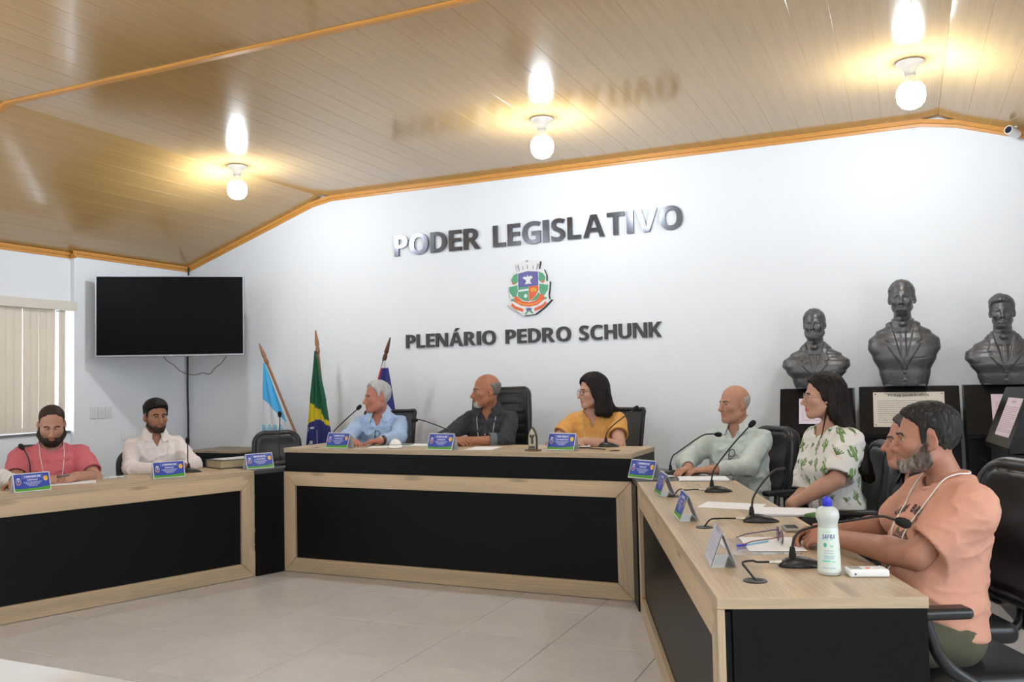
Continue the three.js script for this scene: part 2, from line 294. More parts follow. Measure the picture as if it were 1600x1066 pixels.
// a sheet that lies on a field: origin o, axes u and v, pressed along d
function sheet(f, o, u, v, d, w, h, nx, ny, off = 0.002, mask) {
  const pos = [], uv = [], idx = [];
  for (let j = 0; j <= ny; j++) for (let i = 0; i <= nx; i++) {
    const a = (i / nx - 0.5) * w, b = (j / ny - 0.5) * h, p = [0, 1, 2].map((k) => o[k] + u[k] * a + v[k] * b), q = reach(f, p, d);
    pos.push(q[0] - d[0] * off, q[1] - d[1] * off, q[2] - d[2] * off); uv.push(i / nx, j / ny);
  }
  for (let j = 0; j < ny; j++) for (let i = 0; i < nx; i++) { if (mask && !mask((i + 0.5) / nx, (j + 0.5) / ny)) continue; const a = j * (nx + 1) + i; idx.push(a, a + 1, a + nx + 2, a, a + nx + 2, a + nx + 1); }
  const g = new THREE.BufferGeometry(); g.setAttribute('position', new THREE.Float32BufferAttribute(pos, 3)); g.setAttribute('uv', new THREE.Float32BufferAttribute(uv, 2)); g.setIndex(idx); g.computeVertexNormals(); return g;
}
// ---------- lamps ----------
const bulbM = M({ color: C(0.9, 0.9, 0.9), emissive: C(0.95, 0.98, 1.0), emissiveIntensity: 9, roughness: 0.4 });
const porcelainM = M({ color: C(0.8, 0.8, 0.78), roughness: 0.25 });
{
  const labels = ['white bulb lamp on the ceiling nearest the screen corner', 'white bulb lamp on the ceiling above the wall lettering', 'white bulb lamp on the ceiling above the bronze busts'];
  const canopy = lathe([[0.001, 0], [0.084, 0], [0.084, -0.012], [0.072, -0.022], [0.05, -0.035], [0.036, -0.058], [0.034, -0.085], [0.001, -0.085]], 32);
  const neck = lathe([[0.001, -0.08], [0.026, -0.08], [0.028, -0.1], [0.045, -0.125], [0.062, -0.142], [0.066, -0.15], [0.001, -0.15]], 32);
  const bulb = lathe([[0.001, -0.15], [0.066, -0.15], [0.082, -0.175], [0.086, -0.215], [0.080, -0.255], [0.058, -0.285], [0.03, -0.298], [0.001, -0.301]], 32);
  let i = 0;
  for (const z of [1.03, 5.1, 9.2]) for (const x of [-3.9, -1.0, 1.49]) {
    const t = thing('ceiling_lamp', labels[i] || `bare bulb lamp in the ${i < 6 ? 'second' : 'third'} ceiling row, ${['window side', 'middle', 'bust side'][i % 3]}`, 'lamp', [x, H, z], 0, i < 3 ? undefined : 'ceiling lamps behind the viewer'); i++;
    part(t, 'canopy', canopy, porcelainM); part(t, 'socket', neck, whitePlasticM); part(t, 'bulb', bulb, bulbM);
    const L = new THREE.PointLight(C(0.86, 0.94, 1.0), LAMP_INTENSITY, 0, 2); L.position.set(0, -0.22, 0); L.castShadow = true; L.shadow.radius = 3.2; t.add(L);
  }
}
// ---------- lettering ----------
const font = await new FontLoader().loadAsync('fonts/droid/droid_sans_bold.typeface.json');
{
  const up = M({ color: C(0.17, 0.18, 0.215), roughness: 0.15, metalness: 1 }), low = M({ color: C(0.045, 0.046, 0.05), roughness: 0.5 });
  const ord = ['first', 'second', 'third'];
  const word = (txt, x0, x1, y0, y1, cap, mat, depth, rowName) => {
    const fullCount = {}, seenCount = {}; const rg = new TextGeometry('E', { font, size: 1, depth: 0.1 }); rg.computeBoundingBox(); const capH = rg.boundingBox.max.y; for (const ch of txt) fullCount[ch] = (fullCount[ch] || 0) + 1;
    const geos = [...txt].map((ch) => { if (ch === 'I') { const hE = 1.0, g = ext([[0, 0], [0.27, 0], [0.27, capH], [0, capH]], depth, 0.002); g.computeBoundingBox(); return g; } const g = new TextGeometry(ch, { font, size: 1, depth: depth, curveSegments: 8, bevelEnabled: true, bevelSize: 0.004, bevelThickness: 0.002, bevelSegments: 1 }); g.computeBoundingBox(); return g; });
    const ref = new TextGeometry('E', { font, size: 1, depth: 0.1 }); ref.computeBoundingBox(); const sy = cap / (ref.boundingBox.max.y - ref.boundingBox.min.y), gap = 0.10;
    let adv = 0; const xs = geos.map((g) => { const a = adv - g.boundingBox.min.x; adv += g.boundingBox.max.x - g.boundingBox.min.x + gap; return a; }); adv -= gap;
    const sx = (x1 - x0) / adv;
    [...txt].forEach((ch, i) => {
      const t = (xs[i] + geos[i].boundingBox.min.x) / adv; geos[i].translate(xs[i], 0, 0).scale(sx, sy, 1).computeBoundingBox();
      const bb = geos[i].boundingBox, cx = (bb.min.x + bb.max.x) / 2; geos[i].translate(-cx, 0, 0);
      seenCount[ch] = (seenCount[ch] || 0) + 1;
      const which = fullCount[ch] > 1 ? ord[seenCount[ch] - 1] + ' letter ' : 'letter ';
      const o = part(scene, numbered('sign_letter'), geos[i], mat, [x0 + cx, lerp(y0, y1, t), ZW + 0.004]);
      o.userData = { label: `${which}${ch} of ${txt} in ${rowName}`, category: 'letter', group: 'sign letters on the back wall' };
    });
  };
  word('PODER', -3.175, -2.225, 2.712, 2.712, 0.199, up, 0.018, 'the polished steel wall lettering');
  word('LEGISLATIVO', -2.09, -0.295, 2.712, 2.730, 0.201, up, 0.018, 'the polished steel wall lettering');
  word('PLENÁRIO', -3.06, -2.085, 1.795, 1.80, 0.131, low, 0.013, 'the dark grey wall lettering');
  word('PEDRO', -1.985, -1.335, 1.80, 1.803, 0.131, low, 0.013, 'the dark grey wall lettering');
  word('SCHUNK', -1.258, -0.505, 1.803, 1.808, 0.131, low, 0.013, 'the dark grey wall lettering');
}
// ---------- coat of arms ----------
{
  const t = thing('coat_of_arms', 'painted coat of arms plaque with mural crown and red ribbon on the back wall', 'emblem', [-1.728, 2.05, ZW]);
  const flat = (r, g, b) => M({ color: C(r, g, b), roughness: 0.55 });
  const white = flat(0.72, 0.74, 0.76), green = flat(0.10, 0.36, 0.21), blue = flat(0.13, 0.13, 0.36), red = flat(0.72, 0.14, 0.06), yel = flat(0.75, 0.38, 0.05), dark = flat(0.02, 0.02, 0.03), grey = flat(0.32, 0.34, 0.38);
  const S = (v) => v.map(([x, y]) => [(x - 533) * 0.000605, (1020 - y) * 0.000555]);
  const outline = S([[430, 1015], [160, 820], [210, 770], [215, 700], [190, 620], [185, 500], [230, 490], [225, 380], [270, 280], [345, 285], [310, 145], [505, 85], [715, 125], [690, 260], [770, 265], [810, 360], [810, 470], [865, 470], [855, 600], [840, 690], [850, 770], [893, 770], [760, 900], [620, 1000]]);
  part(t, 'backing', ext(outline, 0.014, 0.002), dark, [0.008, -0.004, 0.0]);
  part(t, 'plate', ext(outline, 0.012, 0.002), white, [0, 0, 0.014]);
  const z = 0.0262, put = (n, pts, m, d = 0.002, zz = z) => part(t, n, ext(S(pts), d), m, [0, 0, zz]);
  put('shield_field', [[352, 310], [515, 280], [685, 300], [685, 530], [352, 545]], blue);
  put('shield_field', [[352, 545], [520, 538], [520, 790], [420, 760], [340, 690]], green);
  put('shield_field', [[524, 538], [685, 530], [690, 600], [640, 690], [545, 780], [524, 780]], red);
  put('shield_field', [[548, 782], [642, 694], [690, 640], [720, 690], [650, 770]], green);
  put('flower', [[510, 340], [525, 375], [560, 360], [600, 390], [560, 420], [550, 450], [575, 495], [515, 490], [460, 500], [485, 455], [480, 425], [425, 395], [455, 365], [498, 378]], white, 0.002, z + 0.002);
  put('band', [[355, 585], [520, 572], [520, 605], [355, 618]], white, 0.002, z + 0.002);
  put('disc', [[445, 680], [470, 655], [495, 670], [500, 705], [470, 728], [448, 712]], white, 0.002, z + 0.002);
  put('beast', [[550, 575], [600, 560], [655, 580], [645, 630], [600, 610], [575, 645]], yel, 0.002, z + 0.002);
  for (const s of [-1, 1]) {
    const X = (x) => s > 0 ? 1040 - x : x;
    const P = (pts) => s > 0 ? pts.map(([x, y]) => [X(x), y]).reverse() : pts;
    put('leaf', P([[345, 300], [350, 445], [300, 490], [250, 470], [235, 400], [280, 330]]), green);
    put('leaf', P([[340, 500], [345, 600], [320, 690], [260, 700], [200, 610], [195, 530], [250, 520]]), green);
    put('berry', P([[255, 465], [280, 445], [303, 462], [290, 488], [262, 490]]), red, 0.002, z + 0.002);
    put('leaf', P([[215, 735], [280, 720], [280, 770], [235, 765]]), green);
    put('ribbon', P([[200, 820], [240, 830], [235, 790], [300, 850], [430, 905], [425, 955], [300, 910]]), red, 0.003);
    put('tower_window', P([[425, 195], [440, 190], [445, 250], [428, 255]]), grey, 0.001, z + 0.001);
    put('tower_window', P([[335, 180], [368, 160], [385, 270], [368, 275]]), grey, 0.001, z + 0.001);
  }
  put('ribbon', [[290, 690], [330, 690], [420, 775], [530, 800], [640, 775], [735, 660], [775, 715], [770, 770], [660, 850], [530, 875], [400, 850], [275, 775]], red, 0.004);
  put('ribbon_text', [[330, 770], [430, 815], [530, 830], [640, 815], [730, 765], [728, 780], [640, 832], [530, 848], [430, 832], [328, 786]], yel, 0.001, z + 0.004);
  put('tower_window', [[502, 175], [518, 175], [520, 245], [500, 245]], grey, 0.001, z + 0.001);
  put('tower_star', [[488, 100], [522, 98], [522, 128], [488, 130]], grey, 0.001, z + 0.001);
  put('knot', [[490, 890], [550, 890], [555, 930], [600, 985], [570, 990], [520, 945], [475, 1000], [445, 995], [495, 930]], green, 0.003);
  put('knot', [[470, 905], [515, 895], [575, 905], [555, 940], [520, 930], [490, 945]], blue, 0.004);
}
// ---------- screen, cables, switches, camera ----------
{
  const a = V(-5.75, 0, 0.946), b = V(-4.62, 0, 0.139), w = a.distanceTo(b), turn = Math.atan2(-(b.z - a.z), b.x - a.x);
  const t = thing('television', 'large black flat television mounted across the room corner', 'television', [(a.x + b.x) / 2, 1.765, (a.z + b.z) / 2], turn);
  const bez = M({ color: C(0.30, 0.31, 0.35), roughness: 0.3, metalness: 0.7 });
  const hgt = 0.80, g = rbox(w, hgt, 0.05, 0.006, 'x', 2); part(t, 'body', at(g, 0, hgt / 2, -0.03), blackPlasticM);
  part(t, 'frame', merge([at(box(w, 0.011, 0.012), 0, hgt - 0.0055, 0), at(box(0.011, hgt, 0.012, 'y'), -w / 2 + 0.0055, hgt / 2, 0), at(box(0.011, hgt, 0.012, 'y'), w / 2 - 0.0055, hgt / 2, 0), at(rbox(w, 0.02, 0.02, 0.004), 0, 0.01, 0)]), bez);
  part(t, 'screen', box(w - 0.02, hgt - 0.03, 0.004), MP({ color: C(0.0022, 0.0022, 0.0026), roughness: 0.3, specularIntensity: 0.12 }), [0, hgt / 2 + 0.005, -0.0015]);
  part(t, 'logo', box(0.03, 0.006, 0.002), M({ color: C(0.5, 0.5, 0.5), roughness: 0.4 }), [0, 0.01, 0.011]);
  part(t, 'back_housing', rbox(0.8, 0.45, 0.05, 0.02), blackPlasticM, [0, 0.36, -0.075]);
  part(t, 'wall_arm', merge([at(box(0.06, 0.1, 1.06), 0, 0.38, -0.64), at(box(0.3, 0.24, 0.012), 0, 0.38, -0.104)]), blackPlasticM);
  const cabM = M({ color: C(0.015, 0.015, 0.017), roughness: 0.6 });
  const c1 = part(scene, numbered('power_cable'), tube([[-5.80, 2.42, -0.31], [-5.84, 2.25, -0.34], [-5.85, 1.8, -0.345], [-5.858, 1.45, -0.35], [-5.852, 1.15, -0.35], [-5.85, 0.85, -0.35], [-5.85, 0.5, -0.36]], 0.011, 60, 6), cabM);
  c1.userData = { label: 'thick black cable bundle running down the room corner under the television', category: 'cable' };
  const c0 = part(scene, numbered('power_cable'), tube([[-5.85, 2.795, -0.365], [-5.852, 2.7, -0.365], [-5.85, 2.64, -0.36], [-5.80, 2.60, -0.33]], 0.009, 20, 6), cabM);
  c0.userData = { label: 'short black cable coming out of the cornice corner above the television', category: 'cable' };
  const P = (s, y, o) => [lerp(a.x, b.x, s) - 0.2 * o, y, lerp(a.z, b.z, s) - 0.3 * o];
  t.updateMatrixWorld(); const c2 = part(t, 'signal_wire', tube([P(0.44, 1.79, 0.06), P(0.46, 1.73, 0.15), P(0.5, 1.685, 0.28), P(0.56, 1.61, 0.3), P(0.64, 1.58, 0.3), P(0.7, 1.60, 0.3), P(0.745, 1.585, 0.3), P(0.79, 1.65, 0.25), P(0.84, 1.70, 0.12), P(0.885, 1.79, 0.06)], 0.0035, 60, 5).applyMatrix4(t.matrixWorld.clone().invert()), cabM, null, null, 'thin drooping black wire');
  const plateG = merge([rbox(0.014, 0.118, 0.074, 0.004), at(rbox(0.008, 0.07, 0.036, 0.002), 0.008, 0, 0)]);
  [[0.855, 'the one nearest the window'], [0.765, 'the middle one'], [0.675, 'the one nearest the television cable']].forEach(([z, s]) => {
    const k = thing('switch_plate', 'white wall switch plate, ' + s + ' of three', 'switch', [WX + 0.007, 1.225, z], 0, 'switch plates on the side wall');
    part(k, 'plate', rbox(0.012, 0.112, 0.074, 0.004), M({ color: C(0.70, 0.72, 0.75), roughness: 0.4 })); part(k, 'rocker', rbox(0.008, 0.07, 0.04, 0.002), M({ color: C(0.66, 0.68, 0.71), roughness: 0.35 }), [0.008, 0, 0]);
  });
  const ob = thing('outlet_cover', 'blank white outlet cover low on the side wall behind the seated man in white', 'outlet', [WX + 0.006, 0.98, 0.42]);
  part(ob, 'plate', rbox(0.012, 0.10, 0.2, 0.004), M({ color: C(0.76, 0.77, 0.79), roughness: 0.5 })); part(ob, 'insert', rbox(0.006, 0.06, 0.15, 0.002), whitePlasticM, [0.007, 0, 0]);
  // surveillance camera
  const cm = thing('security_camera', 'small white bullet security camera below the ceiling cornice', 'camera', [2.2, 3.235, ZW]);
  part(cm, 'base', cyl(0.03, 0.03, 0.025).rotateX(Math.PI / 2), whitePlasticM, [0.0, 0.03, 0.012 + 0.036]);
  part(cm, 'arm', tube([[0, 0.03, 0.05], [0, 0.02, 0.09], [-0.01, -0.03, 0.1]], 0.012, 12, 8), whitePlasticM);
  const hd = new THREE.Group(); hd.name = 'housing_group'; const hm = part(cm, 'housing', lathe([[0.001, -0.06], [0.03, -0.06], [0.033, -0.05], [0.033, 0.055], [0.028, 0.06], [0.028, 0.05], [0.001, 0.05]], 24), whitePlasticM, [-0.03, -0.045, 0.13], [1.35, 0, 0.6]);
  part(hm, 'lens', cyl(0.026, 0.026, 0.004, 24), M({ color: C(0.01, 0.012, 0.03), roughness: 0.15 }), [0, 0.052, 0]);
}
// ---------- blinds ----------
{
  const t = thing('vertical_blind', 'beige vertical slat blind with valance over the side window', 'blind', [WX2, 0, 1.07]);
  const slM = MP({ color: C(0.72, 0.655, 0.57), roughness: 0.9, transmission: 0.22, thickness: 0, side: THREE.DoubleSide });
  part(t, 'valance', rbox(0.09, 0.088, 2.3, 0.003, 'z'), M({ color: C(0.70, 0.66, 0.59), roughness: 0.6 }), [0.05, 2.259, 1.15 + 0.0]);
  const sl = (() => { const g = new THREE.BoxGeometry(0.0016, 1.135, 0.086, 1, 1, 8), p = g.attributes.position; for (let i = 0; i < p.count; i++) { const q = p.getZ(i) / 0.043; p.setX(i, p.getX(i) + 0.006 * (1 - q * q)); } g.computeVertexNormals(); return uvm(g, 'y'); })();
  let z = 0.115; for (let i = 0; i < 27; i++) {
    const m = part(t, 'slat', sl, slM, [0.03 + rr(-0.003, 0.003), 2.215 - 0.5675, z], [0, rr(-0.03, 0.03) + (i === 0 ? 0.2 : i === 1 ? -0.12 : 0.05), 0]);
    z += i === 0 ? 0.118 : 0.0815;
  }
  part(t, 'bead_chain', tube([[0.03, 1.125, 0.115], [0.034, 1.118, 0.5], [0.03, 1.12, 1.2], [0.034, 1.118, 2.2]], 0.002, 40, 4), whitePlasticM);
  part(t, 'cord', tube([[0.06, 2.2, 0.19], [0.058, 1.7, 0.185], [0.06, 1.14, 0.18]], 0.0022, 20, 4), whitePlasticM);
}
// ---------- desks ----------
const deskSpots = { centre: [-3.109, 1.41, 0], right: [-0.1649, 1.637, -1.2083], left: null };
const RD = (s, o) => [-0.1649 + 0.3546 * s + 0.935 * o, 1.637 + 0.935 * s - 0.3546 * o];
const LD = (s, o) => [-3.1988 - 0.3492 * s - 0.937 * o, 1.6484 + 0.937 * s - 0.3492 * o];
const HC = 0.963, HS = 0.808;
function frontFrame(t, L, y0, y1, r, z) { // four mitred rails, framed panel
  const d = 0.02, e = 0.0012;
  const rail = (pts, along, off) => { const g = uvm(ext(pts, d, 0.0015), along, off); part(t, 'frame_rail', g, woodM, [0, 0, z]); };
  rail([[e, y0], [L - e, y0], [L - r - e, y0 + r - e], [r + e, y0 + r - e]], 'x', 0.3);
  rail([[e, y1], [r + e, y1 - r + e], [L - r - e, y1 - r + e], [L - e, y1]], 'x', 1.1);
  rail([[0, y0 + e], [r - e, y0 + r + e], [r - e, y1 - r - e], [0, y1 - e]], 'y', 0.5);
  rail([[L, y0 + e], [L, y1 - e], [L - r + e, y1 - r - e], [L - r + e, y0 + r + e]], 'y', 0.9);
  part(t, 'front_panel', box(L - 0.02, y1 - y0 - 0.02, 0.018), blackPanelM, [L / 2, (y0 + y1) / 2, z - 0.011]);
}
function desk(label, x, z, turn, L, D, top, frameTop, endA, endB) {
  const t = thing('desk', label, 'desk', [x, 0, z], turn);
  const th = 0.034;
  part(t, 'worktop', at(rbox(L, th, D, 0.002, 'x', 1, x), L / 2, top - th / 2, -D / 2), woodM);
  frontFrame(t, L, 0.004, frameTop, 0.108, -0.02 - 0.001);
  if (frameTop < top - th - 0.02) part(t, 'upper_fascia', box(L - 0.004, top - th - frameTop, 0.018), blackPanelM, [L / 2, (top - th + frameTop) / 2, -0.013 - 0.012]);
  for (const [e, X] of [[endA, 0.011], [endB, L - 0.011]]) if (e) part(t, 'end_panel', box(0.018, top - th - 0.004, D - 0.05), blackPanelM, [X, (top - th) / 2 + 0.002, -D / 2 - 0.02]);
  part(t, 'support_panel', box(0.018, top - th - 0.004, D - 0.15), blackPanelM, [L / 2, (top - th) / 2 + 0.002, -D / 2 - 0.05]);
  return t;
}
desk('raised central wooden desk with a framed black front panel', -3.109, 1.41, 0, 2.838, 0.60, HC, 0.778, true, true);
desk('long wooden side desk holding the plastic bottle', -0.1649, 1.637, -1.2083, 2.894, 0.609, HS, HS - 0.034, false, true);
{ const L = 2.9, [x, z] = LD(L, 0); desk('long wooden side desk below the corner television', x, z, 1.2138, L, 0.609, HS, HS - 0.034, true, false); }
{
  const wedge = (label, pts, fa, fb) => {
    const t = thing('corner_unit', label, 'corner desk', [pts[0][0], 0, pts[0][1]]), o = pts[0];
    const q = pts.map(([x, z]) => [x - o[0], -(z - o[1])]);
    part(t, 'worktop', uvm(ext(q, 0.03).rotateX(-Math.PI / 2)), greyTopM, [0, HS - 0.0305, 0]);
    const a = [pts[fa][0] - o[0], pts[fa][1] - o[1]], b = [pts[fb][0] - o[0], pts[fb][1] - o[1]], L = Math.hypot(b[0] - a[0], b[1] - a[1]) - 0.006;
    const m = part(t, 'front_panel', box(L, HS - 0.033, 0.018), blackPanelM, [(a[0] + b[0]) / 2, (HS - 0.033) / 2 + 0.002, (a[1] + b[1]) / 2], [0, -Math.atan2(b[1] - a[1], b[0] - a[0]), 0]);
    return t;
  };
  const e = LD(0.002, 0.6), r = RD(-0.002, 0.6);
  wedge('dark grey corner unit between the central desk and the desk below the television', [[-3.114, 1.40], [-3.114, 0.80], [e[0] + 0.003, e[1] - 0.004], [-3.196, 1.642]], 3, 0);
  wedge('dark grey corner unit between the central desk and the bottle desk', [[-0.266, 1.40], [-0.168, 1.632], [r[0], r[1] - 0.004], [-0.266, 0.76]], 0, 1);
}
{
  const t = setting('platform', 'low platform under the seats of the central desk', 'platform');
  part(t, 'deck', box(3.4, 0.155, 1.7), M({ color: C(0.3, 0.29, 0.28), roughness: 0.6 }), [-1.69, 0.078, 0.46]);
}
// ---------- corner cabinet ----------
{
  const t = thing('storage_cabinet', 'low black cabinet with a light wood top in the room corner', 'cabinet', [-5.06, 0, -0.14]);
  part(t, 'body', box(0.68, 0.74, 0.49), blackPanelM, [0, 0.375, 0]);
  part(t, 'cabinet_top', rbox(0.70, 0.022, 0.51, 0.003), M({ map: woodTex, color: C(0.62, 0.62, 0.62), roughness: 0.45 }), [0, 0.795, 0]);
  part(t, 'top_edge', box(0.70, 0.04, 0.51), blackPanelM, [0, 0.764, 0]);
  for (const s of [-1, 1]) { const d = part(t, 'door', box(0.335, 0.70, 0.018), blackPanelM, [s * 0.17, 0.37, 0.255]); part(d, 'handle', rbox(0.03, 0.012, 0.015, 0.004), chromeM, [-s * 0.0 + 0.13, 0.33, 0.014]); }
}
// ---------- flags ----------
{
  const stand = thing('flag_stand', 'dark wooden floor stand holding the three flag poles', 'stand', [-3.70, 0, -0.08]);
  part(stand, 'base', rbox(0.5, 0.05, 0.22, 0.01), M({ color: C(0.08, 0.04, 0.02), roughness: 0.4 }), [0, 0.026, 0]);
  part(stand, 'holder', rbox(0.3, 0.14, 0.08, 0.01), M({ color: C(0.08, 0.04, 0.02), roughness: 0.4 }), [0, 0.12, 0]);
  const poleM = M({ color: C(0.26, 0.115, 0.05), roughness: 0.35 }), poleD = M({ color: C(0.10, 0.032, 0.016), roughness: 0.35 });
  const fv = (fn, m) => MP({ vertexColors: true, roughness: 0.72, side: THREE.DoubleSide, sheen: 0.3, sheenRoughness: 0.6 });
  const finial = lathe([[0.001, 0.24], [0.006, 0.235], [0.016, 0.16], [0.022, 0.09], [0.014, 0.075], [0.02, 0.06], [0.022, 0.03], [0.015, 0.0], [0.001, 0]], 16);
  function flag(label, tip, poleMat, prof, zc, folds, amp, colour, bx) {
    const t = thing('flag', label, 'flag', [-3.70 + bx, 0.15, -0.08], 0, 'flags on the floor stand');
    const o = V(-3.70 + bx, 0.15, -0.08), T = V(...tip), d = T.clone().sub(o), L = d.length(), q = new THREE.Quaternion().setFromUnitVectors(V(0, 1, 0), d.clone().normalize());
    const p = part(t, 'pole', at(cyl(0.013, 0.013, L - 0.22, 14), 0, (L - 0.22) / 2, 0), poleMat); p.quaternion.copy(q);
    const f = part(t, 'finial', at(finial.clone(), 0, L - 0.24, 0), poleMat); f.quaternion.copy(q);
    const nu = 110, nv = 130, pos = [], col = [], idx = [];
    for (let j = 0; j <= nv; j++) { const y = lerp(prof.top, prof.bot, j / nv), l = prof.left(y), r = prof.right(y);
      for (let i = 0; i <= nu; i++) {
        const u = i / nu, w = (r - l), ph = u * folds * 6.283, x = lerp(l, r, u) + 0.12 * w * Math.sin(ph * 2 + 0.6) / folds, z = zc + (amp * Math.sin(ph + 1.1 * j / nv) + 0.3 * amp * Math.sin(ph * 2.3 + 1)) * clamp(w / 0.15, 0.15, 1);
        pos.push(x - o.x, y - o.y, z - o.z); col.push(...colour(u, (prof.top - y), x, y));
      } }
    for (let j = 0; j < nv; j++) for (let i = 0; i < nu; i++) { const a = j * (nu + 1) + i; idx.push(a, a + nu + 1, a + 1, a + 1, a + nu + 1, a + nu + 2); }
    const g = new THREE.BufferGeometry(); g.setAttribute('position', new THREE.Float32BufferAttribute(pos, 3)); g.setAttribute('color', new THREE.Float32BufferAttribute(col, 3)); g.setIndex(idx); g.computeVertexNormals();
    part(t, 'cloth', g, fv()); return t;
  }
  const W = [0.62, 0.64, 0.68], LB = [0.06, 0.40, 0.74], GR = [0.006, 0.10, 0.045], YE = [0.62, 0.50, 0.01], BL = [0.02, 0.025, 0.17];
  const lineX = (x0, y0, x1, y1) => (y) => lerp(x0, x1, (y - y0) / (y1 - y0));
  const glyph = { R: ['1110', '1001', '1110', '1010', '1001'], A: ['0110', '1001', '1111', '1001', '1001'] };
  const f1 = flag('light blue and white flag on a slanting wooden pole', [-4.594, 1.889, -0.05], poleM, { top: 1.685, bot: 0.62, left: lineX(-4.528, 1.68, -4.54, 0.9), right: lineX(-4.505, 1.68, -4.25, 1.10) }, -0.03, 2, 0.018,
    (u, s, x, y) => { const edge = lerp(1.34, 1.09, clamp((x + 4.54) / 0.29, 0, 1)); return y > edge ? LB : W; }, -0.06);
  { // letters RARA printed on the white field
    const gm = M({ color: C(0.10, 0.42, 0.62), roughness: 0.8 }); let x = -4.525;
    for (const ch of 'RARA') { const g = new TextGeometry(ch, { font, size: 0.062, depth: 0.0012, curveSegments: 4 }); part(f1, 'printed_letter', g, gm, [x + 3.76, 1.005 - 0.15, 0.085]); x += 0.072; }
  }
  flag('green, yellow and blue national flag hanging on an upright wooden pole', [-3.89, 1.996, -0.05], poleM, { top: 1.79, bot: 0.60, left: lineX(-3.885, 1.79, -3.985, 0.9), right: (y) => y > 1.3 ? lerp(-3.77, -3.868, (y - 1.34) / 0.45) : lerp(-3.695, -3.765, (y - 0.85) / 0.45) }, -0.02, 2.5, 0.022,
    (u, s, x, y) => {
      const yT = u < 0.5 ? lerp(1.30, 1.21, u * 2) : lerp(1.24, 1.10, (u - 0.5) * 2), r = Math.hypot((u - 0.48) * 0.27, y - 0.93);
      if (r < 0.185) { const st = hash3(Math.floor(u * 26), Math.floor(y * 42), 5); if (u < 0.36 && y < 1.1 && st > 0.93) return W; return u > 0.42 && u < 0.5 && y < 1.02 ? [0.35, 0.36, 0.4] : BL; }
      return y > yT ? GR : YE;
    }, 0);
  flag('dark blue flag with a red edge and white star on a slanting pole', [-3.027, 1.891, -0.05], poleD, { top: 1.67, bot: 0.62, left: (y) => y > 1.45 ? lerp(-3.178, -3.09, (y - 1.45) / 0.22) : lerp(-3.26, -3.178, (y - 0.9) / 0.55), right: lineX(-3.048, 1.66, -2.955, 1.0) }, -0.02, 1.5, 0.018,
    (u, s, x, y) => { if (s < 0.07) return W; if (u < 0.26) return [0.55, 0.025, 0.02]; const dx = (x + 3.045) / 0.028, dy = (y - 1.385) / 0.028, a = Math.atan2(dy, dx), r = Math.hypot(dx, dy); if (r < 0.55 + 0.5 * Math.cos(5 * (a - 1.57))) return W; return BL; }, 0.06);
}
// ---------- pedestals ----------
const graniteM = MP({ specularIntensity: 0.5, map: dataTex(512, 512, (u, v) => { const s = tnoise(u, v, 160, 160, 61), c = tnoise(u, v, 20, 24, 62) * 0.6 + tnoise(u, v, 60, 60, 63) * 0.5; const k = (s > 0.86 ? 46 : 0) + (c > 0.72 ? 70 * (c - 0.5) : 0); return [17 + k, 17 + k, 19 + k]; }, 0.9, 0.9), roughness: 0.28 });
const plateSteelM = M({ color: C(0.62, 0.60, 0.57), roughness: 0.3, metalness: 0.85 });
function pedestal(label, x, z, turn, w, top) {
  const t = thing('pedestal', label, 'pedestal', [x, 0, z], turn, 'black granite pedestals');
  const prof = [[0, 0], [0.40, 0], [0.40, top - 0.36], [0.265, top], [0, top]]; // (depth forward, height)
  const g = ext(prof, w, 0.004); g.rotateY(-Math.PI / 2).translate(w / 2, 0, 0); // x along width
  part(t, 'lower_block', uvm(ext([[0, 0], [0.37, 0], [0.37, top - 0.375], [0, top - 0.375]], w - 0.01, 0.003).rotateY(-Math.PI / 2).translate(w / 2 - 0.005, 0, 0), 'y'), graniteM);
  part(t, 'slanted_block', uvm(ext([[0, top - 0.37], [0.40, top - 0.37], [0.40, top - 0.34], [0.27, top], [0, top]], w, 0.004).rotateY(-Math.PI / 2).translate(w / 2, 0, 0), 'y'), graniteM);
  return t;
}
function plaque(t, name, w, h, x, y, mat, upper, top, tex) { // lies on the slanted or on the lower front
  const sl = Math.atan2(0.13, 0.34);
  const m = upper ? part(t, name, rbox(w, h, 0.004, 0.001), mat, [x, y, 0.27 + (top - y) * 0.13 / 0.34 + 0.003], [-sl, 0, 0]) : part(t, name, rbox(w, h, 0.004, 0.001), mat, [x, y, 0.373]);
  if (tex) part(m, 'engraving', new THREE.PlaneGeometry(w * 0.985, h * 0.985), tex, [0, 0, 0.0025]);
  return m;
}
const pinkPaperM = M({ color: C(0.72, 0.62, 0.66), roughness: 0.8 });
const textSheet = (bg, ink, heads, lines, w, h, opt = {}) => M({ map: canvasTex(w, h, (g) => {
  g.fillStyle = bg; g.fillRect(0, 0, w, h); g.fillStyle = ink; g.textAlign = opt.left ? 'left' : 'center'; let y = h * 0.12;
  for (const [s, px, x] of heads) { g.font = `bold ${px}px sans-serif`; g.fillText(s, x !== undefined ? x : w / 2, y); y += px * 1.25; }
  for (let i = 0; i < lines; i++) { let x = w * 0.06; const yy = y + (h * 0.93 - y) * i / lines; while (x < w * (i % 4 === 3 ? 0.7 : 0.92)) { const l = 4 + 14 * hash3(i, x | 0, 3); g.fillRect(x, yy, l, Math.max(1.5, h * 0.012)); x += l + 4; } }
}), roughness: opt.rough || 0.7, metalness: opt.metal || 0 });
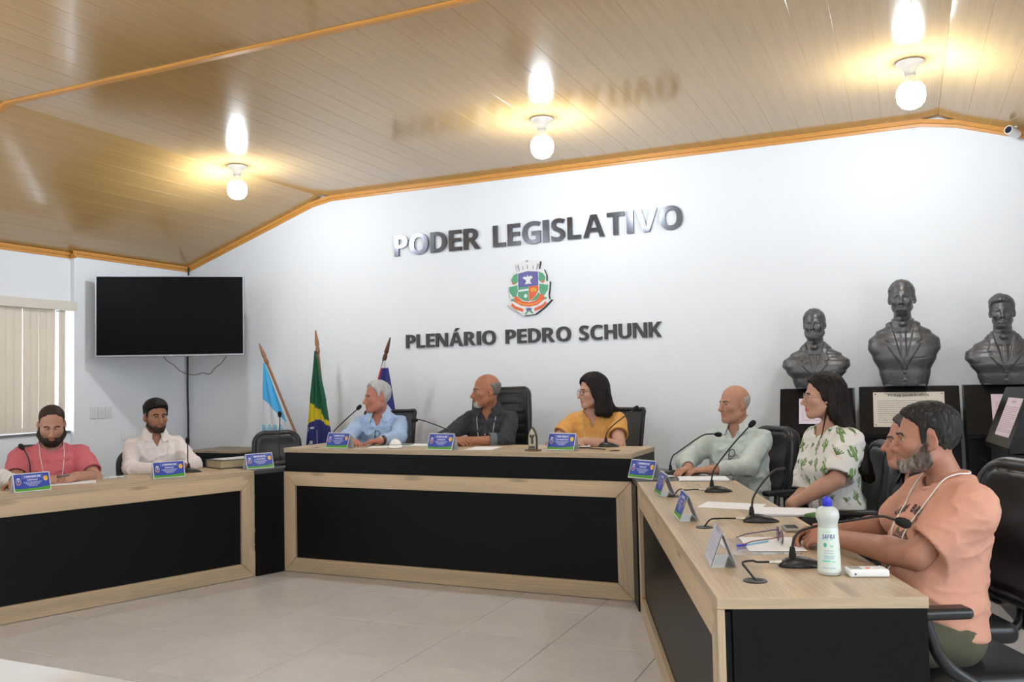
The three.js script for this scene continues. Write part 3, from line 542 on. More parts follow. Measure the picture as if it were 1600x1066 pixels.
{
  const T = 1.352, plateTex = textSheet('#cdc8c0', '#4a4744', [['Philipp Jacob Endlich', 30]], 11, 512, 300, { rough: 0.34, metal: 0.3 });
  const p1 = pedestal('black granite pedestal under the small bust, behind the dark-haired woman', 0.77, -0.27, 0, 0.512, T - 0.004);
  plaque(p1, 'paper_notice', 0.30, 0.20, 0.03, 1.18, pinkPaperM, true, T, textSheet('#d9cdd6', '#9b7f8c', [], 14, 256, 180)); plaque(p1, 'paper_notice', 0.30, 0.26, 0.03, 0.80, pinkPaperM, false, T, textSheet('#d5c8d4', '#8f6d80', [['Câmara', 18]], 12, 256, 220));
  const p2 = pedestal('wide black granite pedestal with a steel plaque, under the tallest bust', 1.404, -0.27, 0, 0.655, T + 0.003);
  const pl = plaque(p2, 'steel_plaque', 0.47, 0.265, 0.0, 1.19, plateSteelM, true, T, plateTex);
  for (const sx of [-1, 1]) for (const sy of [-1, 1]) part(pl, 'screw', cyl(0.006, 0.006, 0.004, 10).rotateX(Math.PI / 2), chromeM, [sx * 0.22, sy * 0.118, 0.004]);
  const pl2 = plaque(p2, 'steel_plaque', 0.47, 0.36, 0.0, 0.74, plateSteelM, false, T, textSheet('#8d8f91', '#2a2b2d', [['Casa', 40, 150], ['MUNICIPAL', 34, 170]], 4, 512, 380, { rough: 0.35, metal: 0.3 }));
  for (const sx of [-1, 1]) for (const sy of [-1, 1]) part(pl2, 'screw', cyl(0.008, 0.008, 0.005, 10).rotateX(Math.PI / 2), chromeM, [sx * 0.22, sy * 0.165, 0.004]);
  const p3 = pedestal('black granite pedestal with a pink paper, under the bust at the picture edge', 2.07, -0.27, 0, 0.60, T + 0.006);
  plaque(p3, 'paper_notice', 0.34, 0.24, 0.03, 1.18, pinkPaperM, true, T, textSheet('#dcc6cf', '#8d6a78', [['Biografia', 16]], 14, 256, 180));
  const p4 = pedestal('black granite pedestal turned sideways at the picture edge', 2.27, 0.93, -1.45, 0.60, T);
  plaque(p4, 'paper_notice', 0.34, 0.24, 0.06, 1.18, pinkPaperM, true, T, textSheet('#dcc9d2', '#8d6a78', [['Biografia', 16]], 14, 256, 180));
}
// ---------- chairs ----------
const meshClothM = M({ color: C(0.06, 0.062, 0.066), roughness: 0.85, side: THREE.DoubleSide });
function chairBase(t, seatY, mat = blackPlasticM) {
  part(t, 'gas_column', at(cyl(0.025, 0.028, seatY - 0.14, 16), 0, (seatY - 0.14) / 2 + 0.07, 0), mat);
  for (let i = 0; i < 5; i++) {
    const a = i * 1.2566 + 0.3, g = rcone([0, 0.11, 0], [Math.sin(a) * 0.28, 0.075, Math.cos(a) * 0.28], 0.028, 0.018);
    const L = part(t, 'base_leg', new THREE.CylinderGeometry(0.017, 0.027, 0.29, 10).rotateX(Math.PI / 2).translate(0, 0, 0.145), mat, [0, 0.095, 0], [0.09, a, 0], undefined);
    part(L, 'caster', cyl(0.027, 0.027, 0.04, 16).rotateZ(Math.PI / 2), blackRubberM, [0, -0.042, 0.275]);
  }
  part(t, 'seat_plate', rbox(0.24, 0.04, 0.26, 0.01), mat, [0, seatY - 0.065, 0]);
}
const seatField = (x, y, z) => { const f = rboxf([0, 0, 0.0], [0.245, 0.045, 0.235], 0.04)(x, y + 0.35 * Math.max(0, z - 0.12) * Math.max(0, z - 0.12) * 4, z); return f - 0.006 * Math.cos(x * 7) * Math.cos(z * 7); };
const seatGeo = meshField(seatField, [-0.28, -0.1, -0.28], [0.28, 0.08, 0.28], 0.011);
const backField = (x, y, z) => { // cushion with a raised border, curved about the sitter
  const zz = z - 0.9 * x * x - 0.12 * y * y, w = 0.225 - 0.12 * Math.max(0, -y - 0.05) - 0.05 * Math.max(0, y - 0.1);
  const ax = Math.abs(x) - w + 0.12, ay = Math.abs(y) - 0.25 + 0.12, q = Math.hypot(Math.max(ax, 0), Math.max(ay, 0)) + Math.min(Math.max(ax, ay), 0) - 0.12;
  const thick = 0.045 - 0.010 * Math.exp(-Math.pow((q + 0.045) / 0.009, 2)) + (q < -0.05 ? 0.004 * Math.cos(y * 30) : 0);
  return smax(q, Math.abs(zz) - thick, 0.05) ;
};
const backGeo = meshField(backField, [-0.27, -0.3, -0.1], [0.27, 0.3, 0.14], 0.009);
const shellGeo = meshField((x, y, z) => { const zz = z - 0.9 * x * x - 0.12 * y * y + 0.055; const ax = Math.abs(x) - 0.205 + 0.11, ay = Math.abs(y) - 0.235 + 0.11, q = Math.hypot(Math.max(ax, 0), Math.max(ay, 0)) + Math.min(Math.max(ax, ay), 0) - 0.11; return smax(q, Math.abs(zz) - 0.016, 0.015); }, [-0.26, -0.28, -0.12], [0.26, 0.28, 0.08], 0.011);
function taskChair(label, x, z, turn, seatY, y0 = 0, arms = true, bh = 0.40, armZ = 0, armY = 0) {
  const t = thing('office_chair', label, 'chair', [x, y0, z], turn, 'black leather task chairs');
  chairBase(t, seatY); part(t, 'seat', seatGeo, leatherM, [0, seatY, 0.02]);
  const b = part(t, 'backrest', backGeo, leatherM, [0, seatY + bh, -0.255], [-0.14, 0, 0]); part(b, 'back_shell', shellGeo, blackPlasticM);
  part(t, 'back_bar', tube([[0, seatY - 0.06, -0.1], [0, seatY - 0.05, -0.3], [0, seatY + 0.05, -0.36], [0, seatY + bh - 0.08, -0.345]], 0.021, 20, 8), blackPlasticM);
  part(t, 'bar_sleeve', rbox(0.075, 0.2, 0.035, 0.008), blackPlasticM, [0, seatY + 0.06, -0.365], [-0.05, 0, 0]);
  if (arms) for (const s of [-1, 1]) {
    const a = part(t, 'armrest', at(rbox(0.07, 0.034, 0.25, 0.015, 'z', 4), s * 0.285, seatY + 0.225 + armY, -0.02 + armZ), blackPlasticM);
    part(a, 'arm_bracket', tube([[s * 0.285, seatY + 0.215 + armY, armZ], [s * 0.295, seatY + 0.1, 0.02 + armZ * 0.7], [s * 0.285, seatY - 0.02, 0.03], [s * 0.23, seatY - 0.06, 0.03], [s * 0.1, seatY - 0.065, 0.02]], 0.02, 24, 8), blackPlasticM);
  }
  return t;
}
const frX = (turn) => [Math.sin(turn), Math.cos(turn)];
const tR = -1.2083, tL = 1.2138;
function meshChair(label, x, z, turn, y0, sy, up = 0) {
  const t = thing('mesh_chair', label, 'chair', [x, y0, z], turn, 'mesh back chairs');
  chairBase(t, sy); part(t, 'seat', seatGeo, leatherM, [0, sy, 0.02]);
  const P = (u, v) => [u * lerp(0.19, 0.225, v), sy + 0.12 + v * (0.475 + up), -0.22 - 0.06 * v - 0.03 * (1 - u * u)];
  const edge = []; for (let i = 0; i <= 10; i++) edge.push(V(...P(-1, i / 10))); for (let i = 1; i <= 8; i++) edge.push(V(...P(-1 + i / 4, 1))); for (let i = 1; i <= 10; i++) edge.push(V(...P(1, 1 - i / 10))); for (let i = 1; i < 8; i++) edge.push(V(...P(1 - i / 4, 0)));
  part(t, 'back_frame', tube(edge, 0.016, 120, 8, true), blackPlasticM);
  const pos = [], idx = [], n = 12; for (let j = 0; j <= n; j++) for (let i = 0; i <= n; i++) pos.push(...P(-1 + 2 * i / n, j / n)); for (let j = 0; j < n; j++) for (let i = 0; i < n; i++) { const a = j * (n + 1) + i; idx.push(a, a + 1, a + n + 2, a, a + n + 2, a + n + 1); }
  const g = new THREE.BufferGeometry(); g.setAttribute('position', new THREE.Float32BufferAttribute(pos, 3)); g.setIndex(idx); g.computeVertexNormals(); part(t, 'mesh_panel', g, meshClothM);
  part(t, 'back_bar', tube([[0, sy - 0.05, -0.1], [0, sy - 0.03, -0.28], [0, sy + 0.15, -0.30]], 0.022, 16, 8), blackPlasticM);
  return t;
}
function executiveChair(label, x, z, turn, y0, sy) {
  const t = thing('executive_chair', label, 'chair', [x, y0, z], turn);
  chairBase(t, sy, chromeM); part(t, 'seat', seatGeo, leatherM, [0, sy, 0.02]);
  const f = (x, y, z) => { const zz = z - 0.7 * x * x, w = 0.265 - 0.05 * Math.max(0, y - 0.15) - 0.09 * Math.max(0, -y), ax = Math.abs(x) - w + 0.07, ay = Math.abs(y) - 0.40 + 0.07, q = Math.hypot(Math.max(ax, 0), Math.max(ay, 0)) + Math.min(Math.max(ax, ay), 0) - 0.07; const tuft = Math.abs(x) < w - 0.055 ? 0.007 * Math.pow(Math.abs(Math.sin(y * 39)), 0.5) : 0.004; return smax(q, Math.abs(zz) - 0.042 - tuft, 0.04); };
  part(t, 'backrest', meshField(f, [-0.29, -0.45, -0.1], [0.29, 0.45, 0.14], 0.009), leatherM, [0, sy + 0.43, -0.20], [-0.12, 0, 0]);
  part(t, 'back_bar', tube([[0, sy - 0.05, -0.1], [0, sy - 0.03, -0.26], [0, sy + 0.15, -0.28]], 0.03, 16, 8), blackPlasticM);
  for (const s of [-1, 1]) part(t, 'armrest', tube([[s * 0.2, sy - 0.06, -0.05], [s * 0.29, sy - 0.02, -0.05], [s * 0.3, sy + 0.17, -0.08], [s * 0.3, sy + 0.2, 0.12]], 0.022, 24, 8), blackPlasticM);
}
// ---------- microphones ----------
{
  const baseF = (x, y, z) => { // long axis z, tail at +z
    const t = clamp((z + 0.07) / 0.14, 0, 1), w = 0.040 - 0.016 * t, h = 0.036 - 0.020 * t * t;
    const k = Math.hypot(x / w, y / h, z / 0.072); return Math.max((k - 1) * 0.022, -y);
  };
  const baseGeo = meshField(baseF, [-0.05, -0.004, -0.08], [0.05, 0.045, 0.08], 0.0035).scale(1.12, 1.1, 1.12);
  const mic = (label, base, stem, head, turn, o = {}) => {
    const t = thing('gooseneck_microphone', label, 'microphone', base, turn, 'gooseneck microphones on the desks');
    const inv = new THREE.Matrix4().makeRotationY(-turn), L = (p) => V(p[0] - base[0], p[1] - base[1], p[2] - base[2]).applyMatrix4(inv);
    part(t, 'base', baseGeo, blackPlasticM, [0, 0.0005, 0]);
    const s0 = L(stem[0]); s0.y = 0.03; const foot = V(clamp(s0.x, -0.02, 0.02), 0.026, clamp(s0.z, -0.04, 0.03)), pts = [foot, V(lerp(foot.x, s0.x, 0.5), 0.055, lerp(foot.z, s0.z, 0.5)), ...stem.slice(1).map(L), L(head)];
    part(t, 'gooseneck', tube(pts, 0.0046, 50, 8), blackPlasticM);
    const col = part(t, 'collar', lathe([[0.001, 0], [0.013, 0], [0.012, 0.02], [0.008, 0.045], [0.001, 0.045]], 16), blackRubberM, [foot.x, 0.022, foot.z]);
    const h = L(head), d = h.clone().sub(L(stem[stem.length - 1])).normalize();
    const w = part(t, o.bare ? 'capsule' : 'windscreen', o.bare ? cyl(0.006, 0.006, 0.035, 12) : lathe([[0.001, -0.022], [0.008, -0.024], [0.014, -0.014], [0.0165, 0.0], [0.0155, 0.014], [0.009, 0.024], [0.001, 0.026]], 20), o.bare ? blackPlasticM : foamM); w.position.copy(h); w.quaternion.setFromUnitVectors(V(0, 1, 0), d);
    if (o.ring) { part(t, 'switch_ring', lathe([[0.001, 0.012], [0.02, 0.012], [0.02, 0.016], [0.001, 0.016]], 16), chromeM, [foot.x, 0.02, foot.z]); }
    if (o.plug !== false) {
      part(t, 'connector', merge([at(cyl(0.0085, 0.0085, 0.022, 16).rotateX(Math.PI / 2), 0, 0.016, -0.08), at(cyl(0.0075, 0.006, 0.02, 16).rotateX(-Math.PI / 2), 0, 0.016, -0.1)]), M({ color: C(0.6, 0.58, 0.53), roughness: 0.35, metalness: 0.6 }));
      if (o.cable) part(t, 'cable', tube([V(0, 0.016, -0.108), V(0, 0.016, -0.15), ...o.cable.map(L)], 0.0036, 40, 6), blackRubberM);
    }
    return t;
  };
  const gx = (p, s) => [p[0], HS + s, p[2]];
  mic('gooseneck microphone in front of the man in the pink shirt', [-4.0, 0.808, 2.90], [[-3.995, 0.83, 2.92], [-4.010, 0.881, 2.920], [-4.012, 0.955, 2.924], [-4.021, 1.011, 2.932], [-4.043, 1.059, 2.944]], [-4.058, 1.081, 2.952], tL);
  mic('upright gooseneck microphone in front of the man in the white shirt', [-3.62, 0.808, 1.87], [[-3.652, 0.84, 1.861], [-3.660, 0.90, 1.863], [-3.657, 0.971, 1.866]], [-3.656, 1.049, 1.869], tL + 1.0);
  mic('tall thin gooseneck microphone in front of the empty chair', [-3.30, 0.808, 1.20], [[-3.325, 0.84, 1.19], [-3.331, 0.90, 1.191], [-3.330, 0.998, 1.196], [-3.315, 1.182, 1.199]], [-3.316, 1.219, 1.201], 2.6);
  mic('gooseneck microphone raised towards the grey-haired man', [-2.77, HC, 1.19], [[-2.783, 1.0, 1.211], [-2.784, 1.045, 1.213], [-2.766, 1.090, 1.207], [-2.683, 1.175, 1.174], [-2.601, 1.250, 1.141]], [-2.582, 1.270, 1.133], 3.0);
  mic('gooseneck microphone bent aside in front of the bald man in the dark shirt', [-1.77, HC, 1.10], [[-1.76, 1.0, 1.108], [-1.763, 1.025, 1.108], [-1.774, 1.074, 1.116], [-1.808, 1.104, 1.132], [-1.895, 1.145, 1.174], [-1.978, 1.176, 1.213]], [-2.014, 1.172, 1.229], 3.2);
  mic('gooseneck microphone in front of the woman in the orange blouse', [-0.585, HC, 0.90], [[-0.61, 0.996, 0.89], [-0.610, 1.043, 0.885], [-0.590, 1.085, 0.875], [-0.540, 1.136, 0.85], [-0.456, 1.204, 0.80]], [-0.412, 1.236, 0.78], 1.7, { cable: [[-0.72, HC + 0.012, 1.0], [-0.66, HC + 0.006, 1.1], [-0.52, HC + 0.006, 1.18]] });
  mic('gooseneck microphone on the dark corner top before the bald man in green', [-0.03, 0.808, 1.21], [[-0.058, 0.847, 1.214], [-0.055, 0.894, 1.214], [-0.038, 0.936, 1.208], [-0.005, 0.961, 1.195], [0.134, 1.060, 1.137], [0.193, 1.075, 1.111]], [0.240, 1.070, 1.090], 1.75);
  mic('tall gooseneck microphone beside the papers of the bald man in green', [0.41, 0.808, 1.99], [[0.374, 0.852, 1.993], [0.375, 0.888, 1.99], [0.389, 0.935, 1.985], [0.431, 0.996, 1.97], [0.501, 1.086, 1.94], [0.570, 1.164, 1.905]], [0.591, 1.185, 1.897], 1.95, { cable: [[0.26, HS + 0.022, 2.12], [0.23, HS + 0.03, 2.17], [0.216, HS + 0.004, 2.238]] });
  mic('gooseneck microphone without windscreen before the long-haired woman', [0.785, 0.808, 2.95], [[0.745, 0.843, 2.955], [0.746, 0.872, 2.953], [0.754, 0.915, 2.95], [0.782, 0.964, 2.94], [0.823, 1.015, 2.92], [0.850, 1.037, 2.905]], [0.872, 1.040, 2.895], 1.85, { bare: true, cable: [[0.62, HS + 0.025, 3.06], [0.59, HS + 0.025, 3.10], [0.577, HS + 0.004, 3.161]] });
  mic('gooseneck microphone bowed low towards the man in the salmon shirt', [1.05, 0.808, 3.83], [[1.02, 0.844, 3.84], [1.021, 0.879, 3.838], [1.03, 0.909, 3.833], [1.054, 0.931, 3.829], [1.128, 0.955, 3.832], [1.21, 0.974, 3.847], [1.3, 0.993, 3.856], [1.338, 0.987, 3.863]], [1.368, 0.977, 3.864], 1.9, { cable: [[0.90, HS + 0.03, 3.93], [0.875, HS + 0.03, 3.97], [0.90, HS + 0.02, 4.03], [0.934, HS + 0.004, 4.09]] });
  const grom = merge([lathe([[0.001, 0.004], [0.02, 0.004], [0.036, 0.003], [0.038, 0], [0.001, 0]], 28), at(box(0.02, 0.002, 0.008), 0.012, 0.0045, 0)]);
  for (const [l, x, y, z] of [['round black cable grommet beside the tall microphone of the bald man in green', 0.216, HS, 2.238], ['round black cable grommet before the long-haired woman', 0.577, HS, 3.161], ['round black cable grommet by the acrylic nameplate nearest the bottle', 0.934, HS, 4.093], ['flat black cable grommet beside the microphone of the woman in orange', -0.44, HC, 1.22], ['round grey cable grommet at the flag end of the central desk', -2.86, HC, 1.33]]) {
    const t = thing('cable_grommet', l, 'grommet', [x, y + 0.0003, z], 0, 'cable grommets'); part(t, 'ring', grom, l.includes('grey') ? M({ color: C(0.3, 0.3, 0.31), roughness: 0.4 }) : M({ color: C(0.025, 0.026, 0.028), roughness: 0.4 }));
    part(t, 'slot', box(0.022, 0.002, 0.012), foamM, [0.01, 0.0045, 0]);
  }
}
// ---------- nameplates ----------
{
  const clear = MP({ color: C(0.96, 0.97, 0.97), transmission: 0.92, thickness: 0, roughness: 0.08, ior: 1.49 });
  const cardTex = (role, seedN) => M({ roughness: 0.35, map: canvasTex(384, 192, (g, w, h) => {
    g.fillStyle = '#e8e9ea'; g.fillRect(0, 0, w, h); g.fillStyle = '#2f48a8'; g.fillRect(6, 6, w - 12, h - 12);
    g.fillStyle = '#4f9a2c'; g.beginPath(); g.moveTo(6, h - 6); g.lineTo(6, h - 36); g.quadraticCurveTo(w * 0.5, h - 22, w - 6, h - 46); g.lineTo(w - 6, h - 6); g.fill();
    g.strokeStyle = '#c9b98a'; g.lineWidth = 6; g.beginPath(); g.ellipse(52, 88, 24, 30, 0, 0, 7); g.stroke(); g.fillStyle = '#5b66b8'; g.fillRect(38, 64, 28, 44); g.fillStyle = '#b8474a'; g.fillRect(40, 96, 24, 16); g.fillStyle = '#d8d8dc'; g.fillRect(36, 48, 32, 12); g.fillRect(46, 72, 12, 14);
    g.fillStyle = '#f0c23a'; for (let k = 0; k < 6; k++) { g.beginPath(); g.ellipse(w - 46 + Math.cos(k * 1.05) * 15, 66 + Math.sin(k * 1.05) * 18, 9, 12, k * 1.05, 0, 7); g.fill(); } g.fillStyle = '#e39a1c'; g.beginPath(); g.arc(w - 46, 66, 9, 0, 7); g.fill();
    g.strokeStyle = '#c9d0f0'; g.lineWidth = 2; g.strokeRect(92, 24, 212, 28); g.fillStyle = '#e9ecf8'; let x = 116; for (let k = 0; x < 280; k++) { const l = 7 + 5 * hash3(k, seedN, 4); g.fillRect(x, 30, l, 15); x += l + (hash3(k, seedN, 9) > 0.8 ? 10 : 3); }
    g.font = 'bold 22px sans-serif'; g.textAlign = 'center'; g.fillText(role, 198, 80); for (let r = 0; r < 4; r++) { const L = 190 - r * 36; for (let q = 0; q < L; q += 9) g.fillRect(198 - L / 2 + q, 92 + r * 13, 4 + 4 * hash3(q, r, seedN), 5); }
  }) });
  const mats = {}; const sheetG = rbox(0.225, 0.128, 0.0025, 0.0008), cardG = new THREE.PlaneGeometry(0.218, 0.121);
  const a = Math.atan2(0.044, 0.12);
  const plate = (label, x, y, z, turn, role) => {
    const t = thing('nameplate', label, 'nameplate', [x, y, z], turn, 'tent nameplates on the desks'); mats[role] = mats[role] || cardTex(role, Object.keys(mats).length + 1);
    const f = part(t, 'front_sheet', sheetG, clear, [0, 0.0618, 0.0225], [-a, 0, 0]); part(f, 'name_card', rbox(0.219, 0.122, 0.0008, 0.0003), paperM, [0, 0, -0.0024]);
    part(f, 'printed_face', cardG, mats[role], [0, 0, 0.0016]);
    part(t, 'back_sheet', sheetG, clear, [0, 0.0618, -0.0225], [a, 0, 0]); const bc = part(t, 'back_card', rbox(0.219, 0.122, 0.0008, 0.0003), M({ color: C(0.55, 0.56, 0.6), roughness: 0.6 }), [0, 0.0618, -0.0200], [a, 0, 0]);
    part(t, 'foot', rbox(0.225, 0.0025, 0.092, 0.0008), clear, [0, 0.0014, 0]); return t;
  };
  let p = LD(1.55, 0.058); plate('blue nameplate in front of the man in the pink shirt', p[0], HS, p[1], tL + 0.03, 'VEREADOR');
  p = LD(0.64, 0.075); plate('blue nameplate in front of the man in the white shirt', p[0], HS, p[1], tL - 0.15, 'VEREADOR');
  p = LD(-0.10, 0.115); plate('blue nameplate in front of the empty chair beside the thick book', p[0], HS, p[1], tL - 0.1, '2º SECRETÁRIO');
  plate('blue nameplate in front of the grey-haired man in light blue', -2.612, HC, 1.355, -0.10, '1º SECRETÁRIO');
  plate('blue nameplate in front of the bald man in the dark shirt', -1.705, HC, 1.36, -0.10, 'PRESIDENTE');
  plate('blue nameplate in front of the woman in the orange blouse', -0.81, HC, 1.24, -0.16, 'VICE-PRESIDENTE');
  plate('blue nameplate at the corner where the central desk meets the bottle desk', -0.165, HS, 1.46, -0.5, 'VEREADOR');
  p = RD(0.60, 0.105); plate('edge-on nameplate beside the tall microphone of the bald man in green', p[0], HS, p[1], tR + 0.04, 'VEREADOR');
  p = RD(1.43, 0.11); plate('nameplate seen from its side before the long-haired woman', p[0], HS, p[1], tR, 'VEREADOR');
  p = RD(2.385, 0.10); mats.blank = textSheet('#c3c5d6', '#6d7096', [['VEREADOR', 26]], 5, 256, 140, { rough: 0.35 }); plate('pale grey nameplate closest to the plastic bottle and the spectacles', p[0], HS, p[1], tR - 0.06, 'blank');
}
// ---------- papers and small things ----------
{
  const sheetOf = (w, d, h = 0.0012) => rbox(w, h, d, 0.0004);
  const paper = (label, x, y, z, turn, w, d, n = 1) => { const t = thing(n > 1 ? 'paper_stack' : 'paper_sheet', label, 'paper', [x, y, z], turn, 'papers on the desks'); for (let i = 0; i < n; i++) part(t, 'sheet', sheetOf(w, d), paperM, [rr(-0.004, 0.004) * (n > 1), 0.0008 + i * 0.0015, rr(-0.004, 0.004) * (n > 1)], [0, rr(-0.03, 0.03) * (n > 1), 0]); return t; };
  const T = 0.0005;
  paper('stack of white papers under the arm of the bald man in green', 0.20, HS + T, 1.42, 0.3, 0.30, 0.22, 6);
  paper('small white paper behind the corner nameplate', -0.09, HS + T, 1.29, 0.5, 0.15, 0.12);
  paper('single white sheet lying before the hands of the long-haired woman', 0.575, HS + T, 2.50, -0.05, 0.30, 0.21);
  paper('white paper stack under the windscreen-less microphone of the long-haired woman', 0.845, HS + T, 2.66, 0.12, 0.29, 0.21, 7);
  paper('white sheet under the spectacles', 0.90, HS + 0.0028, 3.47, 0.3, 0.21, 0.28);
  paper('white sheet by the clasped hands of the bald man in the dark shirt', -1.46, HC + T, 1.18, 0.15, 0.21, 0.29);
  paper('white sheet beside the wristwatch of the grey-haired man', -2.36, HC + T, 1.20, 0.4, 0.15, 0.2);
  paper('white notebook page near the little white dome', -2.13, HC + T, 0.96, 0.15, 0.28, 0.2, 2);
  paper('white papers under the hands of the man in the pink shirt', -3.92, HS + T, 2.67, 0.9, 0.3, 0.21, 2);
  paper('sheet held by the woman in the orange blouse', -0.78, HC + 0.012, 1.02, 0.3, 0.18, 0.14);
  const clear = MP({ color: C(0.93, 0.96, 0.97), transmission: 0.85, thickness: 0, roughness: 0.1 });
  const fo = thing('plastic_folder', 'clear plastic folder under the spectacles and the blue pen', 'folder', [0.85, HS + T, 3.52], 0.42); part(fo, 'cover', sheetOf(0.25, 0.33), clear, [0, 0.0008, 0]); part(fo, 'spine', rbox(0.008, 0.004, 0.33, 0.0015), clear, [-0.125, 0.002, 0]);
  const gf = thing('plastic_folder', 'clear green-tinted folder beside the man in the pink shirt', 'folder', [-4.0, HS + T, 2.34], 0.95); part(gf, 'cover', sheetOf(0.30, 0.22), MP({ color: C(0.75, 0.86, 0.82), transmission: 0.6, thickness: 0, roughness: 0.1 }), [0, 0.0008, 0]); part(gf, 'label_sheet', sheetOf(0.1, 0.07, 0.0006), paperM, [0.08, 0.002, 0.02]);
  const tf = thing('folder', 'dark teal folder by the elbow of the grey-haired man', 'folder', [-2.27, HC + T, 1.0], 0.1); part(tf, 'cover', rbox(0.16, 0.008, 0.1, 0.002), M({ color: C(0.09, 0.16, 0.15), roughness: 0.5 }), [0, 0.0045, 0]);
  // spectacles on the desk
  const sp = thing('spectacles', 'dark-rimmed spectacles lying on papers by the bottle', 'spectacles', [0.93, HS + 0.0062, 3.46], 1.877); sp.scale.setScalar(1.15);
  const rimM = M({ color: C(0.035, 0.03, 0.10), roughness: 0.3 }), lensM = MP({ color: C(1, 1, 1), transmission: 0.96, thickness: 0, roughness: 0.02 });
  for (const s of [-1, 1]) { const pts = []; for (let k = 0; k < 16; k++) { const q = k / 16 * 6.283; pts.push([s * 0.034 + Math.cos(q) * 0.028, 0.026 + Math.sin(q) * 0.0225, 0.002 * Math.cos(q)]); } const r = part(sp, 'rim', tube(pts, 0.0022, 40, 6, true), rimM); part(r, 'lens', new THREE.CircleGeometry(1, 24).scale(0.027, 0.0218, 1).translate(s * 0.034, 0.026, 0), lensM); part(sp, 'temple', tube([[s * 0.064, 0.034, 0], [s * 0.068, 0.026, -0.05], [s * 0.068, 0.018, -0.10], [s * 0.066, 0.006, -0.135]], 0.002, 20, 5), s > 0 ? rimM : M({ color: C(0.2, 0.03, 0.05), roughness: 0.35 })); }
  part(sp, 'bridge', tube([[-0.008, 0.032, 0], [0, 0.036, 0.002], [0.008, 0.032, 0]], 0.0022, 10, 5), rimM);
  const pen = thing('ballpoint_pen', 'light blue ballpoint pen with a blue cap on the papers', 'pen', [0.83, HS + 0.0085, 3.515], 2.53); part(pen, 'barrel', cyl(0.004, 0.004, 0.12, 8).rotateX(Math.PI / 2), MP({ color: C(0.4, 0.75, 0.9), transmission: 0.4, thickness: 0, roughness: 0.15 }), [0, 0, 0.03]); part(pen, 'cap', cyl(0.0052, 0.0052, 0.045, 10).rotateX(Math.PI / 2), M({ color: C(0.02, 0.06, 0.6), roughness: 0.35 }), [0, 0, -0.05]);
  const ph = thing('phone', 'small silver phone beside the clasped hands of the man in salmon', 'phone', [0.93, HS + T, 3.12], 0.3); part(ph, 'body', rbox(0.06, 0.014, 0.11, 0.005), M({ color: C(0.4, 0.4, 0.38), roughness: 0.3, metalness: 0.6 }), [0, 0.008, 0]); part(ph, 'screen', box(0.05, 0.001, 0.08), M({ color: C(0.01, 0.01, 0.012), roughness: 0.1 }), [0, 0.0155, 0.005]);
  const gc = thing('green_cloth', 'folded dark green cloth beside the long-haired woman', 'cloth', [1.02, HS + T, 2.80], 0.2); part(gc, 'fold', meshField((x, y, z) => ellip([0, 0.012, 0], [0.07, 0.014, 0.05])(x, y, z) - 0.003 * noise(x * 50, y * 60, z * 50), [-0.09, -0.01, -0.07], [0.09, 0.04, 0.07], 0.005), M({ color: C(0.05, 0.12, 0.03), roughness: 0.85 }), [0, 0.004, 0]);
  // white recorder
  const rc = thing('voice_device', 'flat white remote device beside the bottle at the desk corner', 'device', [1.255, HS + T, 3.90], 0.36);
  part(rc, 'body', rbox(0.125, 0.024, 0.065, 0.007, 'x', 3), M({ color: C(0.78, 0.79, 0.79), roughness: 0.35 }), [0, 0.0125, 0]); part(rc, 'screen', box(0.036, 0.001, 0.042), M({ color: C(0.34, 0.36, 0.33), roughness: 0.25 }), [-0.037, 0.0248, 0]);
  part(rc, 'button', cyl(0.006, 0.006, 0.003, 14), M({ color: C(0.75, 0.12, 0.05), roughness: 0.4 }), [0.0, 0.0255, 0.012]); for (const [x, z] of [[0.02, -0.012], [0.04, 0.008], [0.045, -0.014]]) part(rc, 'button', cyl(0.005, 0.005, 0.003, 12), M({ color: C(0.6, 0.62, 0.62), roughness: 0.4 }), [x, 0.0255, z]);
  part(rc, 'port', box(0.006, 0.005, 0.001), M({ color: C(0.02, 0.03, 0.2), roughness: 0.4 }), [-0.045, 0.011, 0.033]);
  // bottle
  const bt = thing('plastic_bottle', 'translucent white plastic bottle with a blue cap', 'bottle', [1.143, HS + T, 3.915], 0); bt.scale.setScalar(0.965);
  const prof = [[0.001, 0], [0.034, 0], [0.0375, 0.004], [0.0375, 0.02], [0.036, 0.08], [0.033, 0.14], [0.0315, 0.165], [0.0325, 0.175], [0.038, 0.19], [0.0385, 0.2], [0.036, 0.212], [0.028, 0.222], [0.016, 0.228], [0.014, 0.232]];
  part(bt, 'body', lathe(prof, 40), MP({ color: C(0.74, 0.79, 0.76), roughness: 0.3, transmission: 0.35, thickness: 0, side: THREE.DoubleSide }));
  part(bt, 'liquid', lathe([[0.001, 0.002], [0.034, 0.003], [0.0362, 0.02], [0.0347, 0.08], [0.0318, 0.14], [0.031, 0.155], [0.001, 0.155]], 32), MP({ color: C(0.72, 0.80, 0.77), roughness: 0.3, transmission: 0.3, thickness: 0 }));
  part(bt, 'cap', merge([lathe([[0.001, 0.262], [0.004, 0.262], [0.005, 0.257], [0.013, 0.2555], [0.0155, 0.252], [0.0165, 0.228], [0.001, 0.228]], 28)]), M({ color: C(0.03, 0.035, 0.55), roughness: 0.4 }));
